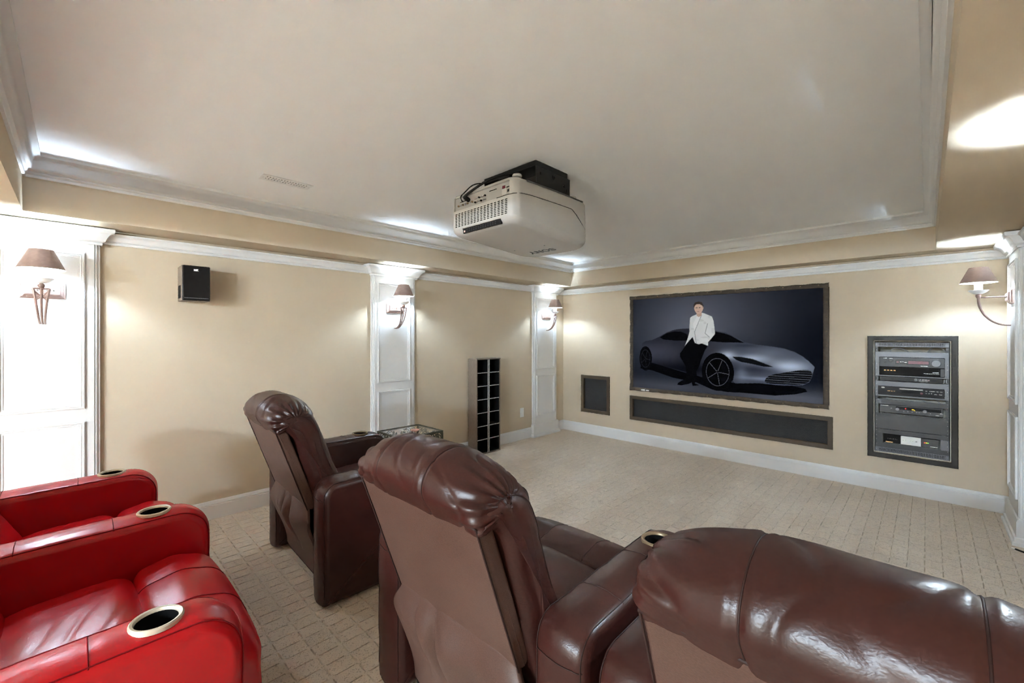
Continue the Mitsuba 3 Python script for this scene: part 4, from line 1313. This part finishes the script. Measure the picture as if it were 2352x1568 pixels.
# shut line along the right flank and round the rear corner
ln = [(-1.75, PY0 - 0.0005, 2.203), (-1.67, PY0 - 0.0005, 2.203), (-1.63, PY0 + 0.012, 2.206), (PX1 + 0.001, PY0 + 0.060, 2.214)] + [(PX1 + 0.0062 * math.sin((y - PY0) / (PY1 - PY0) * math.pi), y, z) for y, z in ((1.80, 2.219), (1.95, 2.221), (2.10, 2.222), (2.19, 2.222), (2.24, 2.196), (2.30, 2.152))] + [(PX1 - 0.004, 2.345, 2.122)]
obj('shut_line', tube(ln, 0.0024, 6), PROJT, pj, True)
obj('top_ledge', tube([(PX1 + 0.001 + 0.004 * math.sin(t * math.pi), 1.775 + 0.54 * t, 2.296) for t in np.linspace(0, 1, 14)], 0.0045, 6), PROJT, pj, True)
for x, y in ((-1.655, 1.735), (-1.665, 2.270)):
    obj('foot', lathe([(0.008, 2.300), (0.008, 2.312), (0.026, 2.315), (0.028, 2.322), (0.024, 2.329), (0.0003, 2.330)], 24, x, y), PROJ, pj, 40)
tx = meshkit.text_mesh('SONY', 0.052, 0.0016, True)
tx.apply_transform(np.diag([1.15, 1.0, 1.0, 1.0]))
wtx = float(tx.bounds[1][0])
tt = np.array(tx.vertices)
zb_at = lambda y: 2.010 + (0.042 * (1 - (y - PY0) / (PY1 - PY0)) - 0.012 * (y - PY0) / (PY1 - PY0))
W_ = np.column_stack([-1.800 - tt[:, 0], 2.238 + tt[:, 1], 0 * tt[:, 0]])
W_[:, 2] = [zb_at(y) for y in W_[:, 1]]
W_[:, 2] += 0.0006 - tt[:, 2] * 1.2
obj('lettering', tri(W_, tx.faces), GUND, pj, label='dark SONY lettering')
for x, y in ((-2.075, 2.15), (-1.81, 2.16)):
    obj('screw', lathe([(0.0045, 0.001), (0.004, -0.0012), (0.0003, -0.0015)], 10, x, y, zb_at(y)), GUND, pj, True)

mt = thing('projector_mount', 'black steel bracket between the projector and the ceiling', 'bracket')
MX0, MX1, MY0, MY1 = -2.096, -1.642, 1.880, 2.191
obj('ceiling_plate', box(MX0, MX1, MY0, MY1, ZC - 0.034, ZC - 0.001, 0.003), BLACK, mt)
fl_ = cut(box(MX1 - 0.006, MX1, MY0 + 0.004, MY1 + 0.022, 2.318, ZC - 0.0345), *[box(MX1 - 0.1, MX1 + 0.1, y - w, y + w, z - h, z + h) for y, z, w, h in ((1.925, 2.385, 0.006, 0.008), (2.150, 2.366, 0.006, 0.008), (2.178, 2.340, 0.004, 0.012))])
obj('side_flange', fl_, BLACK, mt)
obj('side_flange', box(MX0, MX0 + 0.006, MY0 + 0.004, MY1 + 0.022, 2.318, ZC - 0.0345), BLACK, mt)
obj('cross_bar', box(MX0 + 0.0065, MX1 - 0.0065, MY0 + 0.02, MY0 + 0.06, 2.335, 2.372, 0.003), BLACK, mt)
obj('cross_bar', box(MX0 + 0.0065, MX1 - 0.0065, MY1 - 0.06, MY1 - 0.02, 2.335, 2.372, 0.003), BLACK, mt)
obj('foot_rail', box(MX0 + 0.0065, MX0 + 0.06, MY0 + 0.02, MY1 - 0.02, 2.3065, 2.334), BLACK, mt)
obj('foot_rail', box(MX1 - 0.06, MX1 - 0.0065, MY0 + 0.02, MY1 - 0.02, 2.3065, 2.334), BLACK, mt)
bt = lathe([(0.014, 0), (0.014, 0.006), (0.008, 0.007), (0.008, 0.014), (0.0003, 0.015)], 16)
bt.apply_transform([[0, 0, 1, MX1], [1, 0, 0, 2.045], [0, 1, 0, 2.392], [0, 0, 0, 1]])
obj('bolt', bt, BLACKG, mt, 40)
cb = thing('projector_cable', 'thick black cable running from the ceiling bracket to the back of the projector', 'cable', 'projector cables')
obj('cord', tube(spline([(-1.760, 1.872, 2.392), (-1.790, 1.815, 2.392), (-1.86, 1.735, 2.362), (-1.93, 1.690, 2.322), (-2.000, 1.655, 2.278), (-2.020, 1.650, 2.262)], 40), 0.0075, 10), BLACK, cb, True)
obj('plug', tube([(-2.015, 1.647, 2.266), (-2.015, 1.684, 2.252)], 0.013, 10), BLACK, cb, 40)
cb = thing('projector_cable', 'thin black cable looping down beside the thick projector cable', 'cable', 'projector cables')
obj('cord', tube(spline([(-2.060, 1.874, 2.418), (-2.095, 1.800, 2.400), (-2.090, 1.735, 2.350), (-2.075, 1.690, 2.310), (-2.060, 1.655, 2.270), (-2.050, 1.665, 2.245)], 36), 0.0035, 8), BLACK, cb, True)
cb = thing('projector_cable', 'short black cable coiled on the rear right corner of the projector', 'cable', 'projector cables')
obj('cord', tube([(-1.715 + 0.035 * math.cos(t), 1.690 + 0.024 * math.sin(t) * 0.6, 2.306 + 0.0075 + 0.004 * math.sin(t)) for t in np.linspace(0, 2 * math.pi, 30, endpoint=False)], 0.0055, 8, True), BLACK, cb, True)
#PART4
